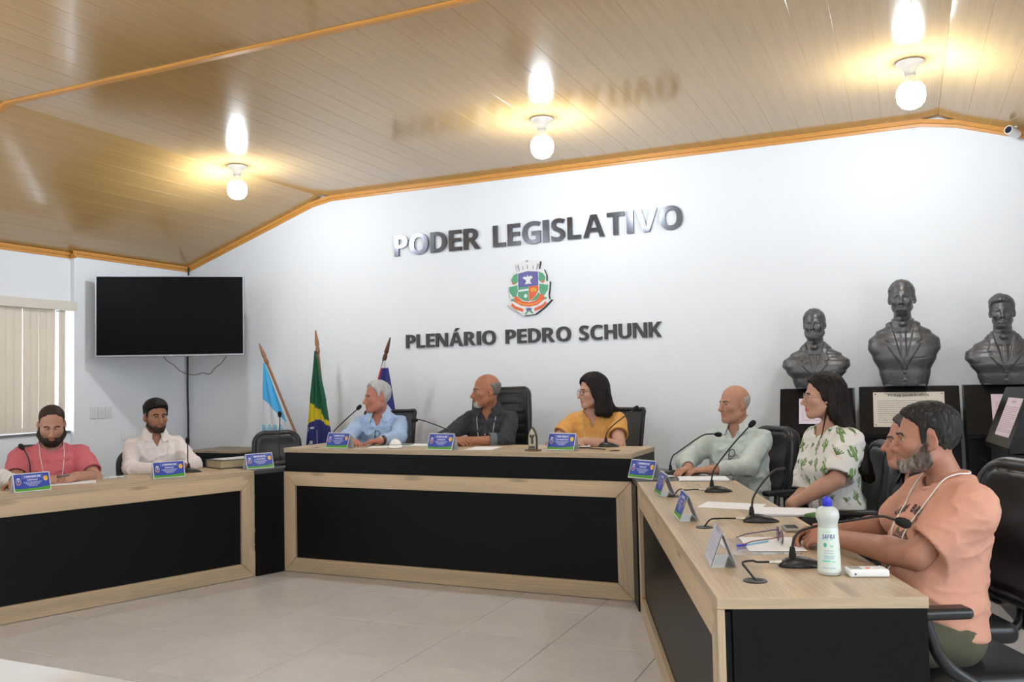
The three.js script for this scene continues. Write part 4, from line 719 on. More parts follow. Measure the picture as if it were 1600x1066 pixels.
  const labT = canvasTex(512, 512, (g, w, h) => {
    g.fillStyle = '#d2ded6'; g.fillRect(0, 0, w, h); const cx = w * 0.5; g.textAlign = 'center';
    g.fillStyle = '#8fd3c8'; g.font = 'bold 26px sans-serif'; g.fillText('álcool', cx, 52); g.fillRect(cx - 78, 132, 156, 8);
    g.fillStyle = '#1b2f93'; g.font = 'italic bold 72px sans-serif'; g.fillText('SAFRA', cx, 124);
    g.fillStyle = '#3fa8a0'; g.beginPath(); g.arc(cx - 52, 195, 26, 0, 7); g.fill(); g.strokeStyle = '#3e9f9a'; g.lineWidth = 8; g.beginPath(); g.arc(cx + 50, 188, 24, 0.3, 2.9); g.stroke();
    g.fillStyle = '#8a76b5'; g.font = 'italic 24px serif'; g.fillText('Desinfetante', cx, 268); g.fillStyle = '#5a6fc0'; g.fillText('de Uso Geral', cx, 296); g.fillStyle = '#77b7c9'; for (let r = 0; r < 3; r++) g.fillRect(cx - 90 + r * 9, 318 + r * 15, 180 - r * 18, 7);
    g.fillStyle = '#6fd0b4'; g.fillRect(cx - 100, 372, 120, 18); g.font = 'bold 24px sans-serif'; g.fillText('500ml', cx + 70, 396); g.fillStyle = '#3f4f9f'; g.font = '20px sans-serif'; g.fillText('NOCIVO SE INGERIDO', cx, 470);
  });
  { const n = 32, m = 10, pos = [], uv = [], idx = []; const rad = (y) => { for (let i = 1; i < prof.length; i++) if (y <= prof[i][1] && prof[i][1] > prof[i - 1][1]) return lerp(prof[i - 1][0], prof[i][0], (y - prof[i - 1][1]) / (prof[i][1] - prof[i - 1][1])); return 0.03; };
    const face = Math.atan2(0.25, 3.03); for (let j = 0; j <= m; j++) for (let i = 0; i <= n; i++) { const y = lerp(0.012, 0.158, j / m), q = face + lerp(-1.5, 1.5, i / n), r = rad(y) + 0.0006; pos.push(Math.sin(q) * r, y, Math.cos(q) * r); uv.push(i / n, j / m); }
    for (let j = 0; j < m; j++) for (let i = 0; i < n; i++) { const k = j * (n + 1) + i; idx.push(k, k + 1, k + n + 2, k, k + n + 2, k + n + 1); }
    const g = new THREE.BufferGeometry(); g.setAttribute('position', new THREE.Float32BufferAttribute(pos, 3)); g.setAttribute('uv', new THREE.Float32BufferAttribute(uv, 2)); g.setIndex(idx); g.computeVertexNormals(); part(bt, 'label_print', g, M({ map: labT, roughness: 0.35 })); }
  // thick book
  const bk = thing('book', 'thick old book with pale page edges lying beside the empty chair', 'book', [-3.608, HS + T, 1.438], tL);
  part(bk, 'page_block', rbox(0.322, 0.056, 0.243, 0.003, 'x'), M({ color: C(0.50, 0.42, 0.27), roughness: 0.85, map: dataTex(64, 256, (u, v) => { const k = 225 + 28 * tnoise(u, v, 2, 120, 71); return [k, k, k]; }, 0.3, 0.06) }), [0, 0.034, 0.002]);
  const cov = M({ color: C(0.06, 0.06, 0.06), roughness: 0.45 }); part(bk, 'cover', rbox(0.334, 0.005, 0.254, 0.002), cov, [0, 0.0645, 0]); part(bk, 'cover', rbox(0.334, 0.005, 0.254, 0.002), cov, [0, 0.003, 0]); part(bk, 'spine', rbox(0.334, 0.064, 0.006, 0.003), cov, [0, 0.034, -0.125]);
  part(bk, 'loose_sheet', rbox(0.28, 0.002, 0.2, 0.0008), M({ color: C(0.6, 0.61, 0.62), roughness: 0.5 }), [0.01, 0.068, 0.0], [0, 0.04, 0]);
  // white two-tier dome
  const dm = thing('call_bell', 'small white two-tier dome bell on the central desk', 'bell', [-2.15, HC + T, 1.29], 0);
  part(dm, 'base', lathe([[0.001, 0], [0.052, 0], [0.054, 0.01], [0.048, 0.026], [0.001, 0.027]], 32), whitePlasticM); part(dm, 'dome', lathe([[0.001, 0.028], [0.044, 0.028], [0.046, 0.036], [0.028, 0.062], [0.018, 0.068], [0.001, 0.07]], 32), whitePlasticM); part(dm, 'button', lathe([[0.001, 0.07], [0.009, 0.07], [0.008, 0.08], [0.001, 0.082]], 16), chromeM);
  // arch trophy
  const tr = thing('arch_trophy', 'small pointed-arch trophy with a bird relief on a wooden foot', 'trophy', [-1.0, HC + T, 1.33], -0.25);
  const br = M({ color: C(0.16, 0.09, 0.045), roughness: 0.4 }), gold = M({ color: C(0.46, 0.40, 0.27), roughness: 0.4, metalness: 0.4 }), dk = M({ color: C(0.05, 0.045, 0.04), roughness: 0.5 });
  part(tr, 'foot', rbox(0.105, 0.011, 0.06, 0.003), br, [0, 0.006, 0]);
  const arch = (w, h) => { const s = new THREE.Shape(); s.moveTo(-w, 0); s.lineTo(w, 0); s.lineTo(w, h * 0.52); s.quadraticCurveTo(w * 0.85, h * 0.82, 0, h); s.quadraticCurveTo(-w * 0.85, h * 0.82, -w, h * 0.52); s.lineTo(-w, 0); return s; };
  part(tr, 'frame', ext(arch(0.037, 0.155), 0.012, 0.002), dk, [0, 0.012, -0.006]); part(tr, 'inlay', ext(arch(0.031, 0.142), 0.003), gold, [0, 0.016, 0.0062]);
  part(tr, 'bird', ext([[-0.024, 0.09], [-0.004, 0.07], [-0.008, 0.045], [0.004, 0.03], [0.012, 0.05], [0.006, 0.072], [0.026, 0.098], [0.012, 0.098], [0.002, 0.085], [-0.01, 0.1]], 0.006, 0.001), dk, [0, 0.016, 0.009]); part(tr, 'name_strip', box(0.05, 0.016, 0.002), dk, [0, 0.027, 0.0105]);
  // white table in front
  const wt = thing('white_table', 'glossy white table top at the bottom corner of the picture', 'table', [-1.2, 0, 5.36]);
  const wm = MP({ color: C(0.68, 0.70, 0.73), roughness: 0.15, clearcoat: 1, clearcoatRoughness: 0.05 });
  part(wt, 'table_top', at(rbox(3.0, 0.05, 0.62, 0.018, 'x', 4), 0, 0.725, 0.31), wm); part(wt, 'apron', box(2.9, 0.1, 0.5), wm, [0, 0.65, 0.31]);
  for (const sx of [-1, 1]) for (const sz of [0.08, 0.54]) part(wt, 'leg', at(cyl(0.025, 0.02, 0.6, 14), sx * 1.38, 0.302, sz), wm);
}
// ---------- people ----------
const tab = (pts) => (t) => { if (t <= pts[0][0]) return pts[0][1]; for (let i = 1; i < pts.length; i++) if (t <= pts[i][0]) { const u = (t - pts[i - 1][0]) / (pts[i][0] - pts[i - 1][0]); return lerp(pts[i - 1][1], pts[i][1], u * u * (3 - 2 * u)); } return pts[pts.length - 1][1]; };
// head in its own space: face +z, centre between the ears, chin about -0.118, top about 0.123
function headField(o = {}) {
  const jw = o.jaw || 1, nl = o.nose || 1, fat = o.fat || 0, lid = o.lid || 0;
  const skull = ellip([0, 0.035, -0.014], [0.076, 0.088, 0.097]), face = ellip([0, -0.032, 0.022], [0.0625 + fat * 0.6, 0.084, 0.069]);
  const jawL = rcone([0.047 * jw + fat, -0.06, -0.005], [0.018, -0.098, 0.066], 0.022 + fat, 0.019), chin = ball([0, -0.099, 0.070], 0.0185 + fat * 0.4);
  const cheek = ball([0.041, -0.022, 0.058], 0.023 + fat * 0.6), brow = rcone([0.010, 0.020, 0.081], [0.040, 0.019, 0.066], 0.0105, 0.010);
  const nose = rcone([0, 0.012, 0.086], [0, -0.033 * nl, 0.108 + 0.005 * nl], 0.0075, 0.0115), ala = ball([0.0115, -0.0385, 0.0985], 0.0082), under = rcone([0, -0.05, 0.088], [0, -0.095, 0.078], 0.012, 0.012);
  const socket = ellip([0.032, 0.003, 0.0935], [0.0175, 0.0115, 0.017]);
  const eyeC = [0.0315, 0.002, 0.0715], lidB = ball(eyeC, 0.0142);
  const upLip = rcone([0, -0.0645, 0.0945], [0.0215, -0.069, 0.083], 0.0058, 0.003), loLip = rcone([0, -0.0735, 0.0935], [0.0195, -0.0705, 0.083], 0.0066, 0.003);
  const ear = ellip([0.0790, -0.003, -0.014], [0.0072, 0.031, 0.0175], [0.12, -0.42, 0.1]), earIn = ellip([0.0868, 0.001, -0.009], [0.008, 0.0205, 0.0105], [0.12, -0.42, 0.1]), lobe = ball([0.0755, -0.031, -0.002], 0.0078);
  const f = (x, y, z, noEar) => {
    const X = Math.abs(x);
    let d = smin(skull(X, y, z), face(X, y, z), 0.03); d = smin(d, jawL(X, y, z), 0.022); d = smin(d, chin(x, y, z), 0.02); d = smin(d, under(x, y, z), 0.02); d = smin(d, cheek(X, y, z), 0.02); d = smin(d, brow(X, y, z), 0.014);
    d = smax(d, -socket(X, y, z), 0.012);
    d = smin(d, nose(x, y, z), 0.012); d = smin(d, ala(X, y, z), 0.007);
    d = Math.max(d, -(Math.hypot(X - 0.0065, (y + 0.0445) * 1.2, z - 0.1005) - 0.0042));
    d = smin(d, upLip(X, y, z), 0.005); d = smin(d, loLip(X, y, z), 0.005);
    // lids: a shell over the eyeball with an opening
    const open = Math.abs(y - 0.0015 + lid * 0.006) - (0.0042 * (1 - lid * 0.9)) + 9 * Math.pow(X - 0.0315, 2); const lb = Math.max(lidB(X, y, z), -Math.max(open, 0.062 - z));
    d = smin(d, lb, 0.003); d = Math.max(d, -Math.max(open * 0.8, 0.076 - z, Math.hypot(X - 0.0315, y - 0.002, z - 0.0715) - 0.019));
    if (!noEar) { let e = smin(ear(X, y, z), lobe(X, y, z), 0.008); e = smax(e, -earIn(X, y, z), 0.005); d = smin(d, e, 0.006); }
    return d;
  };
  f.skull = (x, y, z) => smin(skull(Math.abs(x), y, z), face(Math.abs(x), y, z), 0.03);
  return f;
}
const headAngle = (x, z) => Math.atan2(Math.abs(x), z + 0.012);
// hair: line = hairline height by angle from the front, thick = thickness by (angle, height), strand = roughness
function hairField(head, o) {
  const line = tab(o.line), top = o.top ? tab(o.top) : null, th = o.thick || (() => 0.012), st = o.strand || 0.0025;
  return (x, y, z) => {
    const base = head.skull(x, y, z); if (base > 0.06) return base - 0.02;
    const a = headAngle(x, z); let m = sst(0, o.soft || 0.028, y - line(a)); if (top) m *= sst(0, 0.02, top(a) - y);
    m *= 1 - 0.9 * Math.exp(-Math.pow((a - 1.52) / 0.22, 2)) * sst(0.05, 0.03, y) * (o.cover ? 0 : 1); const t = th(a, y, x, z) * m - 0.0035 * (1 - m); return base - t - st * m * (noise(x * 95, y * 28 + z * 20, z * 95) + 0.6 * noise(x * 190, y * 60, z * 190));
  };
}
function beardField(head, o) {
  const line = tab(o.line);
  return (x, y, z) => {
    const b = head(x, y, z, true); if (b > 0.05) return b - 0.015;
    const a = headAngle(x, z); let m = sst(0, o.soft || 0.03, line(a) - y) * sst(-0.02, 0.01, y + (o.low || 0.128) + 0.35 * Math.min(0, z - 0.05)) * sst(1.46 + 0.26 * sst(-0.02, -0.08, y), 1.27 + 0.26 * sst(-0.02, -0.08, y), a);
    if (z > 0) { const lip = Math.hypot(x / 0.021, (y + 0.0695) / 0.0072); m *= sst(0.8, 1.35, lip); m *= 1 - sst(0.016, 0.006, Math.abs(x)) * sst(0.0, 0.004, 0.0525 + y + 0.0) * 0 ; }
    m *= sst(0.0, 0.006, -0.046 - y + Math.max(0, (a - 0.32)) * 0.12);
    return b - (o.thick * m * (0.55 + 0.45 * sst(-0.04, -0.1, y)) - 0.003 * (1 - m)) - 0.0016 * m * (noise(x * 170, y * 120, z * 170) + noise(x * 330, y * 260, z * 330));
  };
}
const eyeGeoFor = (() => { const cache = {}; return (iris) => { const k = iris.join(); if (cache[k]) return cache[k]; const g = new THREE.SphereGeometry(0.0122, 20, 20).rotateX(Math.PI / 2), p = g.attributes.position, c = []; for (let i = 0; i < p.count; i++) { const a = Math.acos(clamp(p.getZ(i) / 0.0122, -1, 1)); c.push(...(a < 0.22 ? [0.004, 0.004, 0.004] : a < 0.56 ? iris : [0.46, 0.43, 0.40])); } g.setAttribute('color', new THREE.Float32BufferAttribute(c, 3)); g.deleteAttribute('uv'); return (cache[k] = g); }; })();
const eyeM = M({ vertexColors: true, roughness: 0.15 });
const skinM = MP({ vertexColors: true, roughness: 0.48, sheen: 0.12, sheenRoughness: 0.5, specularIntensity: 0.6 });
const hairM = MP({ vertexColors: true, roughness: 0.62, specularIntensity: 0.45 });
const clothM = MP({ vertexColors: true, roughness: 0.88, sheen: 0.25, sheenRoughness: 0.6 });
function handField(side, o) { // wrist at origin, fingers +z, back of the hand +y, thumb towards side * x
  const c = o.curl ?? 0.5, spread = o.spread ?? 0.06, fs = [], S = side;
  const palm = [rcone([S * 0.012, 0, 0], [S * 0.028, 0.002, 0.082], 0.016, 0.0125), rcone([0, 0, 0], [S * 0.009, 0.004, 0.087], 0.017, 0.0125), rcone([-S * 0.008, 0, 0], [-S * 0.010, 0.002, 0.083], 0.016, 0.0118), rcone([-S * 0.014, 0, 0.005], [-S * 0.027, -0.002, 0.076], 0.015, 0.0108), rcone([S * 0.014, -0.008, 0.012], [S * 0.03, -0.012, 0.045], 0.016, 0.013)];
  [[0.027, 0.083, 0.96], [0.0095, 0.088, 1.06], [-0.0095, 0.085, 0.99], [-0.0265, 0.077, 0.8]].forEach(([x, z, l], i) => {
    let p = [S * x, 0, z], a = c * (0.75 + 0.1 * i) * (o.mcp ?? 1), yw = S * (x / 0.027) * spread; const L = [0.043 * l, 0.027 * l, 0.022 * l], R = [0.0098, 0.0088, 0.0079, 0.0066];
    for (let k = 0; k < 3; k++) { const q = [p[0] + Math.sin(yw) * L[k] * Math.cos(a), p[1] - Math.sin(a) * L[k], p[2] + Math.cos(a) * Math.cos(yw) * L[k]]; fs.push(rcone(p, q, R[k] * (l > 0.85 ? 1 : 0.9), R[k + 1] * (l > 0.85 ? 1 : 0.9))); p = q; a += c * (k === 0 ? 1.15 : 0.8); }
  });
  let p = [S * 0.026, -0.008, 0.022], yw = S * (o.thumb ?? 0.75), pt = o.thumbDrop ?? 0.25; const tl = [0.042, 0.033, 0.026], tr = [0.0135, 0.011, 0.0098, 0.008];
  for (let k = 0; k < 3; k++) { const q = [p[0] + Math.sin(yw) * Math.cos(pt) * tl[k], p[1] - Math.sin(pt) * tl[k], p[2] + Math.cos(yw) * Math.cos(pt) * tl[k]]; fs.push(rcone(p, q, tr[k], tr[k + 1])); p = q; yw -= S * (o.thumbIn ?? 0.3); pt += 0.1; }
  return (x, y, z) => { let d = palm[0](x, y, z); for (let i = 1; i < 5; i++) d = smin(d, palm[i](x, y, z), 0.012); let f = 1; for (const q of fs) f = Math.min(f, q(x, y, z)); return smin(d, f, 0.009); };
}
const MALE = [[-0.12, 0.150, 0.105, 0.0], [-0.04, 0.175, 0.125, 0.0], [0.06, 0.165, 0.125, 0.008], [0.16, 0.158, 0.122, 0.012], [0.26, 0.164, 0.122, 0.008], [0.33, 0.162, 0.116, 0.0], [0.40, 0.138, 0.093, -0.008], [0.445, 0.095, 0.074, -0.012], [0.50, 0.060, 0.060, -0.014]];
const FEMALE = [[-0.12, 0.150, 0.11, 0.0], [-0.04, 0.175, 0.125, 0.0], [0.06, 0.155, 0.115, 0.006], [0.16, 0.135, 0.102, 0.008], [0.26, 0.142, 0.105, 0.008], [0.35, 0.150, 0.100, 0.0], [0.41, 0.142, 0.085, -0.008], [0.46, 0.10, 0.070, -0.012], [0.50, 0.055, 0.054, -0.014]];
function torsoField(sl, Tinv, s, inf) {
  const e = Tinv.elements, n = sl.length;
  return (X, Y, Z) => {
    const x = (e[0] * X + e[4] * Y + e[8] * Z + e[12]) / s, y = (e[1] * X + e[5] * Y + e[9] * Z + e[13]) / s, z = (e[2] * X + e[6] * Y + e[10] * Z + e[14]) / s;
    let i = 1; while (i < n - 1 && y > sl[i][0]) i++; const A = sl[i - 1], B = sl[i]; let t = clamp((y - A[0]) / (B[0] - A[0]), 0, 1); t = t * t * (3 - 2 * t);
    const a = lerp(A[1], B[1], t) + inf, b = lerp(A[2], B[2], t) + inf, zc = lerp(A[3], B[3], t);
    const k = Math.pow(Math.pow(Math.abs(x) / a, 2.4) + Math.pow(Math.abs(z - zc) / b, 2.4), 1 / 2.4); let d = (k - 1) * Math.min(a, b) * 0.92;
    d = smax(d, y - sl[n - 1][0] - inf * 0.3, 0.03); d = smax(d, sl[0][0] - y, 0.03); return d * s;
  };
}
const v3 = (p) => [p.x, p.y, p.z], add3 = (a, b, k = 1) => [a[0] + b[0] * k, a[1] + b[1] * k, a[2] + b[2] * k], mix3 = (a, b, t) => [lerp(a[0], b[0], t), lerp(a[1], b[1], t), lerp(a[2], b[2], t)], len3 = (a) => Math.hypot(...a), nrm3 = (a) => { const l = len3(a) || 1; return [a[0] / l, a[1] / l, a[2] / l]; }, sub3 = (a, b) => [a[0] - b[0], a[1] - b[1], a[2] - b[2]], dot3 = (a, b) => a[0] * b[0] + a[1] * b[1] + a[2] * b[2], cross3 = (a, b) => [a[1] * b[2] - a[2] * b[1], a[2] * b[0] - a[0] * b[2], a[0] * b[1] - a[1] * b[0]];
function ik(S, W, l1, l2, pole) { const d = sub3(W, S), L = Math.min(len3(d), (l1 + l2) * 0.995), n = nrm3(d), a = (l1 * l1 - l2 * l2 + L * L) / (2 * L), h = Math.sqrt(Math.max(l1 * l1 - a * a, 0)); let p = sub3(pole, n.map((q) => q * dot3(pole, n))); p = nrm3(p); return add3(add3(S, n, a), p, h); }
function person(o) {
  const s = o.s || 1, fem = !!o.female;
  { const q = V(0, (o.hh || 0.628) * s, (0.022 + (o.hf || 0)) * s).applyEuler(new THREE.Euler(o.lean || 0.05, o.twist || 0, o.side || 0, 'YXZ')), c = Math.cos(o.turn), n = Math.sin(o.turn); // the head's place fixes seat and hips
    o.pos = [o.headAt[0] - (q.x * c + q.z * n), o.headAt[2] - (-q.x * n + q.z * c)]; o.seat = o.headAt[1] - (o.y0 || 0) - 0.10 * s - q.y; }
  const t = thing('person', o.label, 'person', [o.pos[0], o.y0 || 0, o.pos[1]], o.turn, undefined);
  const W2L = (p) => { const dx = p[0] - o.pos[0], dz = p[2] - o.pos[1], c = Math.cos(o.turn), n = Math.sin(o.turn); return [dx * c - dz * n, p[1] - (o.y0 || 0), dx * n + dz * c]; };
  const sl = (fem ? FEMALE : MALE).map((q) => [...q]); for (const q of sl) { const b = o.belly || 0, g = Math.exp(-Math.pow((q[0] - 0.10) / 0.13, 2)); q[2] += b * g; q[3] += b * 0.9 * g; q[1] += b * 0.5 * g + (o.wide || 0) * sst(-0.1, 0.1, q[0]) * sst(0.48, 0.40, q[0]); q[2] += (o.wide || 0) * 0.5 * sst(0.48, 0.38, q[0]); }
  const hip = [0, o.seat + 0.10 * s, 0], T = new THREE.Matrix4().makeTranslation(...hip).multiply(new THREE.Matrix4().makeRotationFromEuler(new THREE.Euler(o.lean || 0.05, o.twist || 0, o.side || 0, 'YXZ'))), Ti = T.clone().invert();
  const tp = (x, y, z) => v3(V(x * s, y * s, z * s).applyMatrix4(T));
  const sw = (o.shoulder || (fem ? 0.140 : 0.163));
  const SL = tp(sw, 0.397, -0.008), SR = tp(-sw, 0.397, -0.008), nb = tp(0, 0.468, -0.018), hc = o.headAt ? W2L(o.headAt) : tp(0, 0.648, 0.022);
  const hs = o.hs || 1, Hm = new THREE.Matrix4().makeTranslation(...hc).multiply(new THREE.Matrix4().makeRotationFromEuler(new THREE.Euler(o.head?.[1] || 0, o.head?.[0] || 0, o.head?.[2] || 0, 'YXZ'))).multiply(new THREE.Matrix4().makeScale(hs, hs, hs));
  const hp = (x, y, z) => v3(V(x, y, z).applyMatrix4(Hm));
  const ua = 0.285 * s, fa = 0.25 * s, WL = W2L(o.wl), WR = W2L(o.wr);
  const fix = (S, Wq) => { const d = sub3(Wq, S), L = len3(d), m = (ua + fa) * 0.985; return L > m ? add3(S, nrm3(d), m) : Wq; };
  const wl = fix(SL, WL), wr = fix(SR, WR), EL = o.el ? W2L(o.el) : ik(SL, wl, ua, fa, o.poleL || [0.5, -1, -0.5]), ER = o.er ? W2L(o.er) : ik(SR, wr, ua, fa, o.poleR || [-0.5, -1, -0.5]);
  const tr = o.thin || 0, ar = (o.armR || 1) * s, sgn = [1, -1];
  const arm = (S, E, Wq) => [rcone(S, E, 0.049 * ar, 0.040 * ar), rcone(E, mix3(E, Wq, 0.3), 0.041 * ar, 0.043 * ar), rcone(mix3(E, Wq, 0.3), Wq, 0.043 * ar, 0.0275 * ar)];
  const kneeY = o.seat + 0.02, kz = o.kneeZ ?? 0.42;
  const leg = (k) => { const h = [k * 0.09 * s, hip[1] - 0.03, 0.02], K = [k * 0.14 * s, kneeY + 0.03, kz * s], A = [k * 0.14 * s, 0.085, kz * s - 0.02 + (o.footZ || 0)]; return [rcone(h, K, 0.085 * s, 0.058 * s), rcone(K, A, 0.056 * s, 0.036 * s), rcone([A[0], 0.045, A[2] - 0.03], [A[0] + k * 0.02, 0.035, A[2] + 0.16], 0.036, 0.03)]; };
  const torso = torsoField(sl, Ti, s, -0.006), trap = [rcone(nb, mix3(nb, SL, 0.9), 0.044 * s, 0.044 * s), rcone(nb, mix3(nb, SR, 0.9), 0.044 * s, 0.044 * s)];
  const neckR = (o.neck || (fem ? 0.048 : 0.058)) * s, neck = rcone(add3(nb, [0, -0.02, 0]), hp(0, -0.045, -0.022), neckR * 1.08, neckR * 0.95);
  const limbs = [...arm(SL, EL, wl), ...arm(SR, ER, wr)], legs = [...leg(1), ...leg(-1)];
  const body = (x, y, z) => { let d = torso(x, y, z); d = smin(d, trap[0](x, y, z), 0.03); d = smin(d, trap[1](x, y, z), 0.03); d = smin(d, neck(x, y, z), 0.025); let l = 1; for (const q of limbs) l = smin(l, q(x, y, z), 0.012); d = smin(d, l, 0.03); for (const q of legs) d = smin(d, q(x, y, z), 0.02); return d; };
  // skin colours
  const sk = [o.skin[0] * 0.88, o.skin[1] * 0.92, o.skin[2] * 0.97], Hi = Hm.clone().invert().elements, lipC = o.lips || [sk[0] * 0.86, sk[1] * 0.62, sk[2] * 0.62], stub = o.stubble;
  const toHead = (x, y, z) => [Hi[0] * x + Hi[4] * y + Hi[8] * z + Hi[12], Hi[1] * x + Hi[5] * y + Hi[9] * z + Hi[13], Hi[2] * x + Hi[6] * y + Hi[10] * z + Hi[14]];
  const skinCol = (x, y, z) => { const k = 1 + 0.05 * noise(x * 60, y * 60, z * 60) + 0.05 * noise(x * 18, y * 18, z * 18); return [sk[0] * k, sk[1] * k * (1 + 0.02 * noise(x * 30, y * 30, z * 30)), sk[2] * k]; };
  const bl = stub ? tab(stub.line) : null, hl = o.scalp ? tab(o.scalp.line) : null;
  const headCol = (x, y, z) => {
    const c = skinCol(x, y, z), [a, b, d] = toHead(x, y, z), X = Math.abs(a);
    let lip = d > 0.075 ? sst(1.25, 0.9, Math.hypot(X / 0.0225, (b + 0.069) / 0.0095)) : 0; lip *= 0.75; for (let i = 0; i < 3; i++) c[i] = lerp(c[i], lipC[i], lip);
    const red = Math.max(sst(0.03, 0.005, Math.hypot(X - 0.043, b + 0.025, d - 0.07)) * 0.5, sst(0.02, 0.006, Math.hypot(a, b + 0.035, d - 0.112)) * 0.6, X > 0.07 && Math.abs(b) < 0.04 ? 0.5 : 0); c[1] *= 1 - 0.14 * red; c[2] *= 1 - 0.14 * red;
    if (bl) { const th = headAngle(a, d), m = sst(0, 0.014, bl(th) - b) * sst(1.7, 1.4, th) * (1 - lip) * sst(-0.14, -0.11, b) * (stub.amt || 0.5) * (0.8 + 0.4 * noise(x * 220, y * 220, z * 220)); for (let i = 0; i < 3; i++) c[i] = lerp(c[i], stub.color[i], clamp(m, 0, 1)); }
    if (hl) { const th = headAngle(a, d), m = sst(0, 0.02, b - hl(th)) * (o.scalp.amt || 0.6) * (o.scalp.top !== undefined ? sst(o.scalp.top + 0.02, o.scalp.top, b) : 1); for (let i = 0; i < 3; i++) c[i] = lerp(c[i], o.scalp.color[i], m); }
    return c;
  };
  const hf = headField(o.face || {}), hfp = placed((x, y, z) => hf(x, y, z) * hs, Hm), headFull = (x, y, z) => smin(hfp(x, y, z), neck(x, y, z), 0.022);
  const R = 0.165 * hs, hh = o.headCell || 0.0042, geos = [];
  geos.push(meshField(headFull, [hc[0] - R, hc[1] - 0.19, hc[2] - R], [hc[0] + R, hc[1] + 0.15 * hs + 0.02, hc[2] + R], hh, headCol));
  const P = [...[SL, SR, EL, ER, wl, wr], nb], lo = [0, 1, 2].map((i) => Math.min(...P.map((p) => p[i])) - 0.13), hi = [0, 1, 2].map((i) => Math.max(...P.map((p) => p[i])) + 0.13);
  lo[0] = Math.min(lo[0], -0.28 * s); hi[0] = Math.max(hi[0], 0.28 * s); lo[1] = Math.min(0, lo[1]); hi[1] = nb[1] + 0.06; lo[2] = Math.min(lo[2], -0.2); hi[2] = Math.max(hi[2], kz * s + 0.22 + (o.footZ || 0));
  geos.push(meshField((x, y, z) => Math.max(body(x, y, z), y - hi[1] + 0.015), lo, hi, o.bodyCell || 0.012, skinCol));
  const hands = [];
  const hand = (Wq, E, side, q) => {
    const dir = q.dir ? nrm3(W2Ld(q.dir)) : nrm3(sub3(Wq, E)); let up = q.up ? nrm3(W2Ld(q.up)) : [0, 1, 0]; const x = nrm3(cross3(up, dir)); up = cross3(dir, x);
    const m = new THREE.Matrix4().makeBasis(V(...x), V(...up), V(...dir)).setPosition(...Wq).multiply(new THREE.Matrix4().makeScale(s * (q.size || 1), s * (q.size || 1), s * (q.size || 1)));
    const f0 = placed(handField(side, q), m), fore = rcone(mix3(E, Wq, 0.6), Wq, 0.036 * ar, 0.0275 * ar), f = (X, Y, Z) => smin(f0(X, Y, Z), fore(X, Y, Z), 0.016), c = v3(V(0, -0.02, 0.075).applyMatrix4(m)), r = 0.135 * s;
    const nail = (X, Y, Z) => skinCol(X, Y, Z); const g = meshField((X, Y, Z) => Math.max(f(X, Y, Z), Math.hypot(X - c[0], Y - c[1], Z - c[2]) - r), c.map((k) => k - r), c.map((k) => k + r), o.handCell || 0.0042, nail); geos.push(g); hands.push(m);
  };
  const W2Ld = (d) => { const c = Math.cos(o.turn), n = Math.sin(o.turn); return [d[0] * c - d[2] * n, d[1], d[0] * n + d[2] * c]; };
  hand(wl, EL, -1, o.hl || {}); hand(wr, ER, 1, o.hr || {});
  part(t, 'body', joinFields(geos), skinM);
  // eyes and brows
  for (const k of sgn) { const e = part(t, 'eye', eyeGeoFor(o.iris || [0.05, 0.025, 0.012]), eyeM); e.matrixAutoUpdate = true; const em = Hm.clone().multiply(new THREE.Matrix4().makeTranslation(k * 0.0315, 0.002, 0.0715)).multiply(new THREE.Matrix4().makeRotationFromEuler(new THREE.Euler(o.gaze?.[1] || 0, o.gaze?.[0] || 0, 0))); em.decompose(e.position, e.quaternion, e.scale);
    if (o.browC !== null) { const bp = [[0.012, 0.0185, 0], [0.024, 0.0225, 0], [0.036, 0.022, 0], [0.046, 0.016, 0]].map((p) => { const q = reach((x, y, z) => hf(x, y, z), [k * p[0], p[1], 0.14], [0, 0, -1]); return V(q[0], q[1], q[2] + 0.0005).applyMatrix4(Hm); }); part(t, 'eyebrow', tube(bp, (o.browR || 0.0036) * hs, 12, 6), M({ color: C(...(o.browC || o.hairC)), roughness: 0.8 })); } }
  const api = { t, s, T, Ti, tp, hp, Hm, hf, hs, SL, SR, EL, ER, wl, wr, nb, sl, sw, body, W2L, o, hc, neck, headFull, ar, hands };
  // hair and beard
  const hc3 = (col, am = 0.25) => (x, y, z) => { const [a, b, d] = toHead(x, y, z), k = 1 + am * (noise(a * 110, b * 22, d * 110) + 0.7 * noise(a * 260, b * 70, d * 260)); const q = typeof col === 'function' ? col(a, b, d) : col; return [q[0] * k, q[1] * k, q[2] * k]; };
  if (o.hair) { const f = hairField(hf, o.hair), fp = placed((x, y, z) => f(x, y, z) * hs, Hm); let ff = fp, l2 = [hc[0] - R, hc[1] - 0.13, hc[2] - R], h2 = [hc[0] + R, hc[1] + 0.16 * hs + 0.02, hc[2] + R];
    if (o.longHair) { const q = o.longHair(api); ff = (x, y, z) => smin(fp(x, y, z), q.f(x, y, z), q.k || 0.02); l2 = q.lo || l2; h2 = q.hi || h2; }
    part(t, 'hair', meshField(ff, l2, h2, o.hairCell || hh, hc3(o.hairCol || o.hairC, o.hairVar ?? 0.25)), hairM); }
  if (o.beard) { const f = beardField(hf, o.beard), fp = placed((x, y, z) => f(x, y, z) * hs, Hm); part(t, 'beard', meshField(fp, [hc[0] - R, hc[1] - 0.16 * hs, hc[2] - R], [hc[0] + R, hc[1] + 0.05, hc[2] + R], hh * 0.9, hc3(o.beard.color, o.beard.vary ?? 0.4)), hairM); }
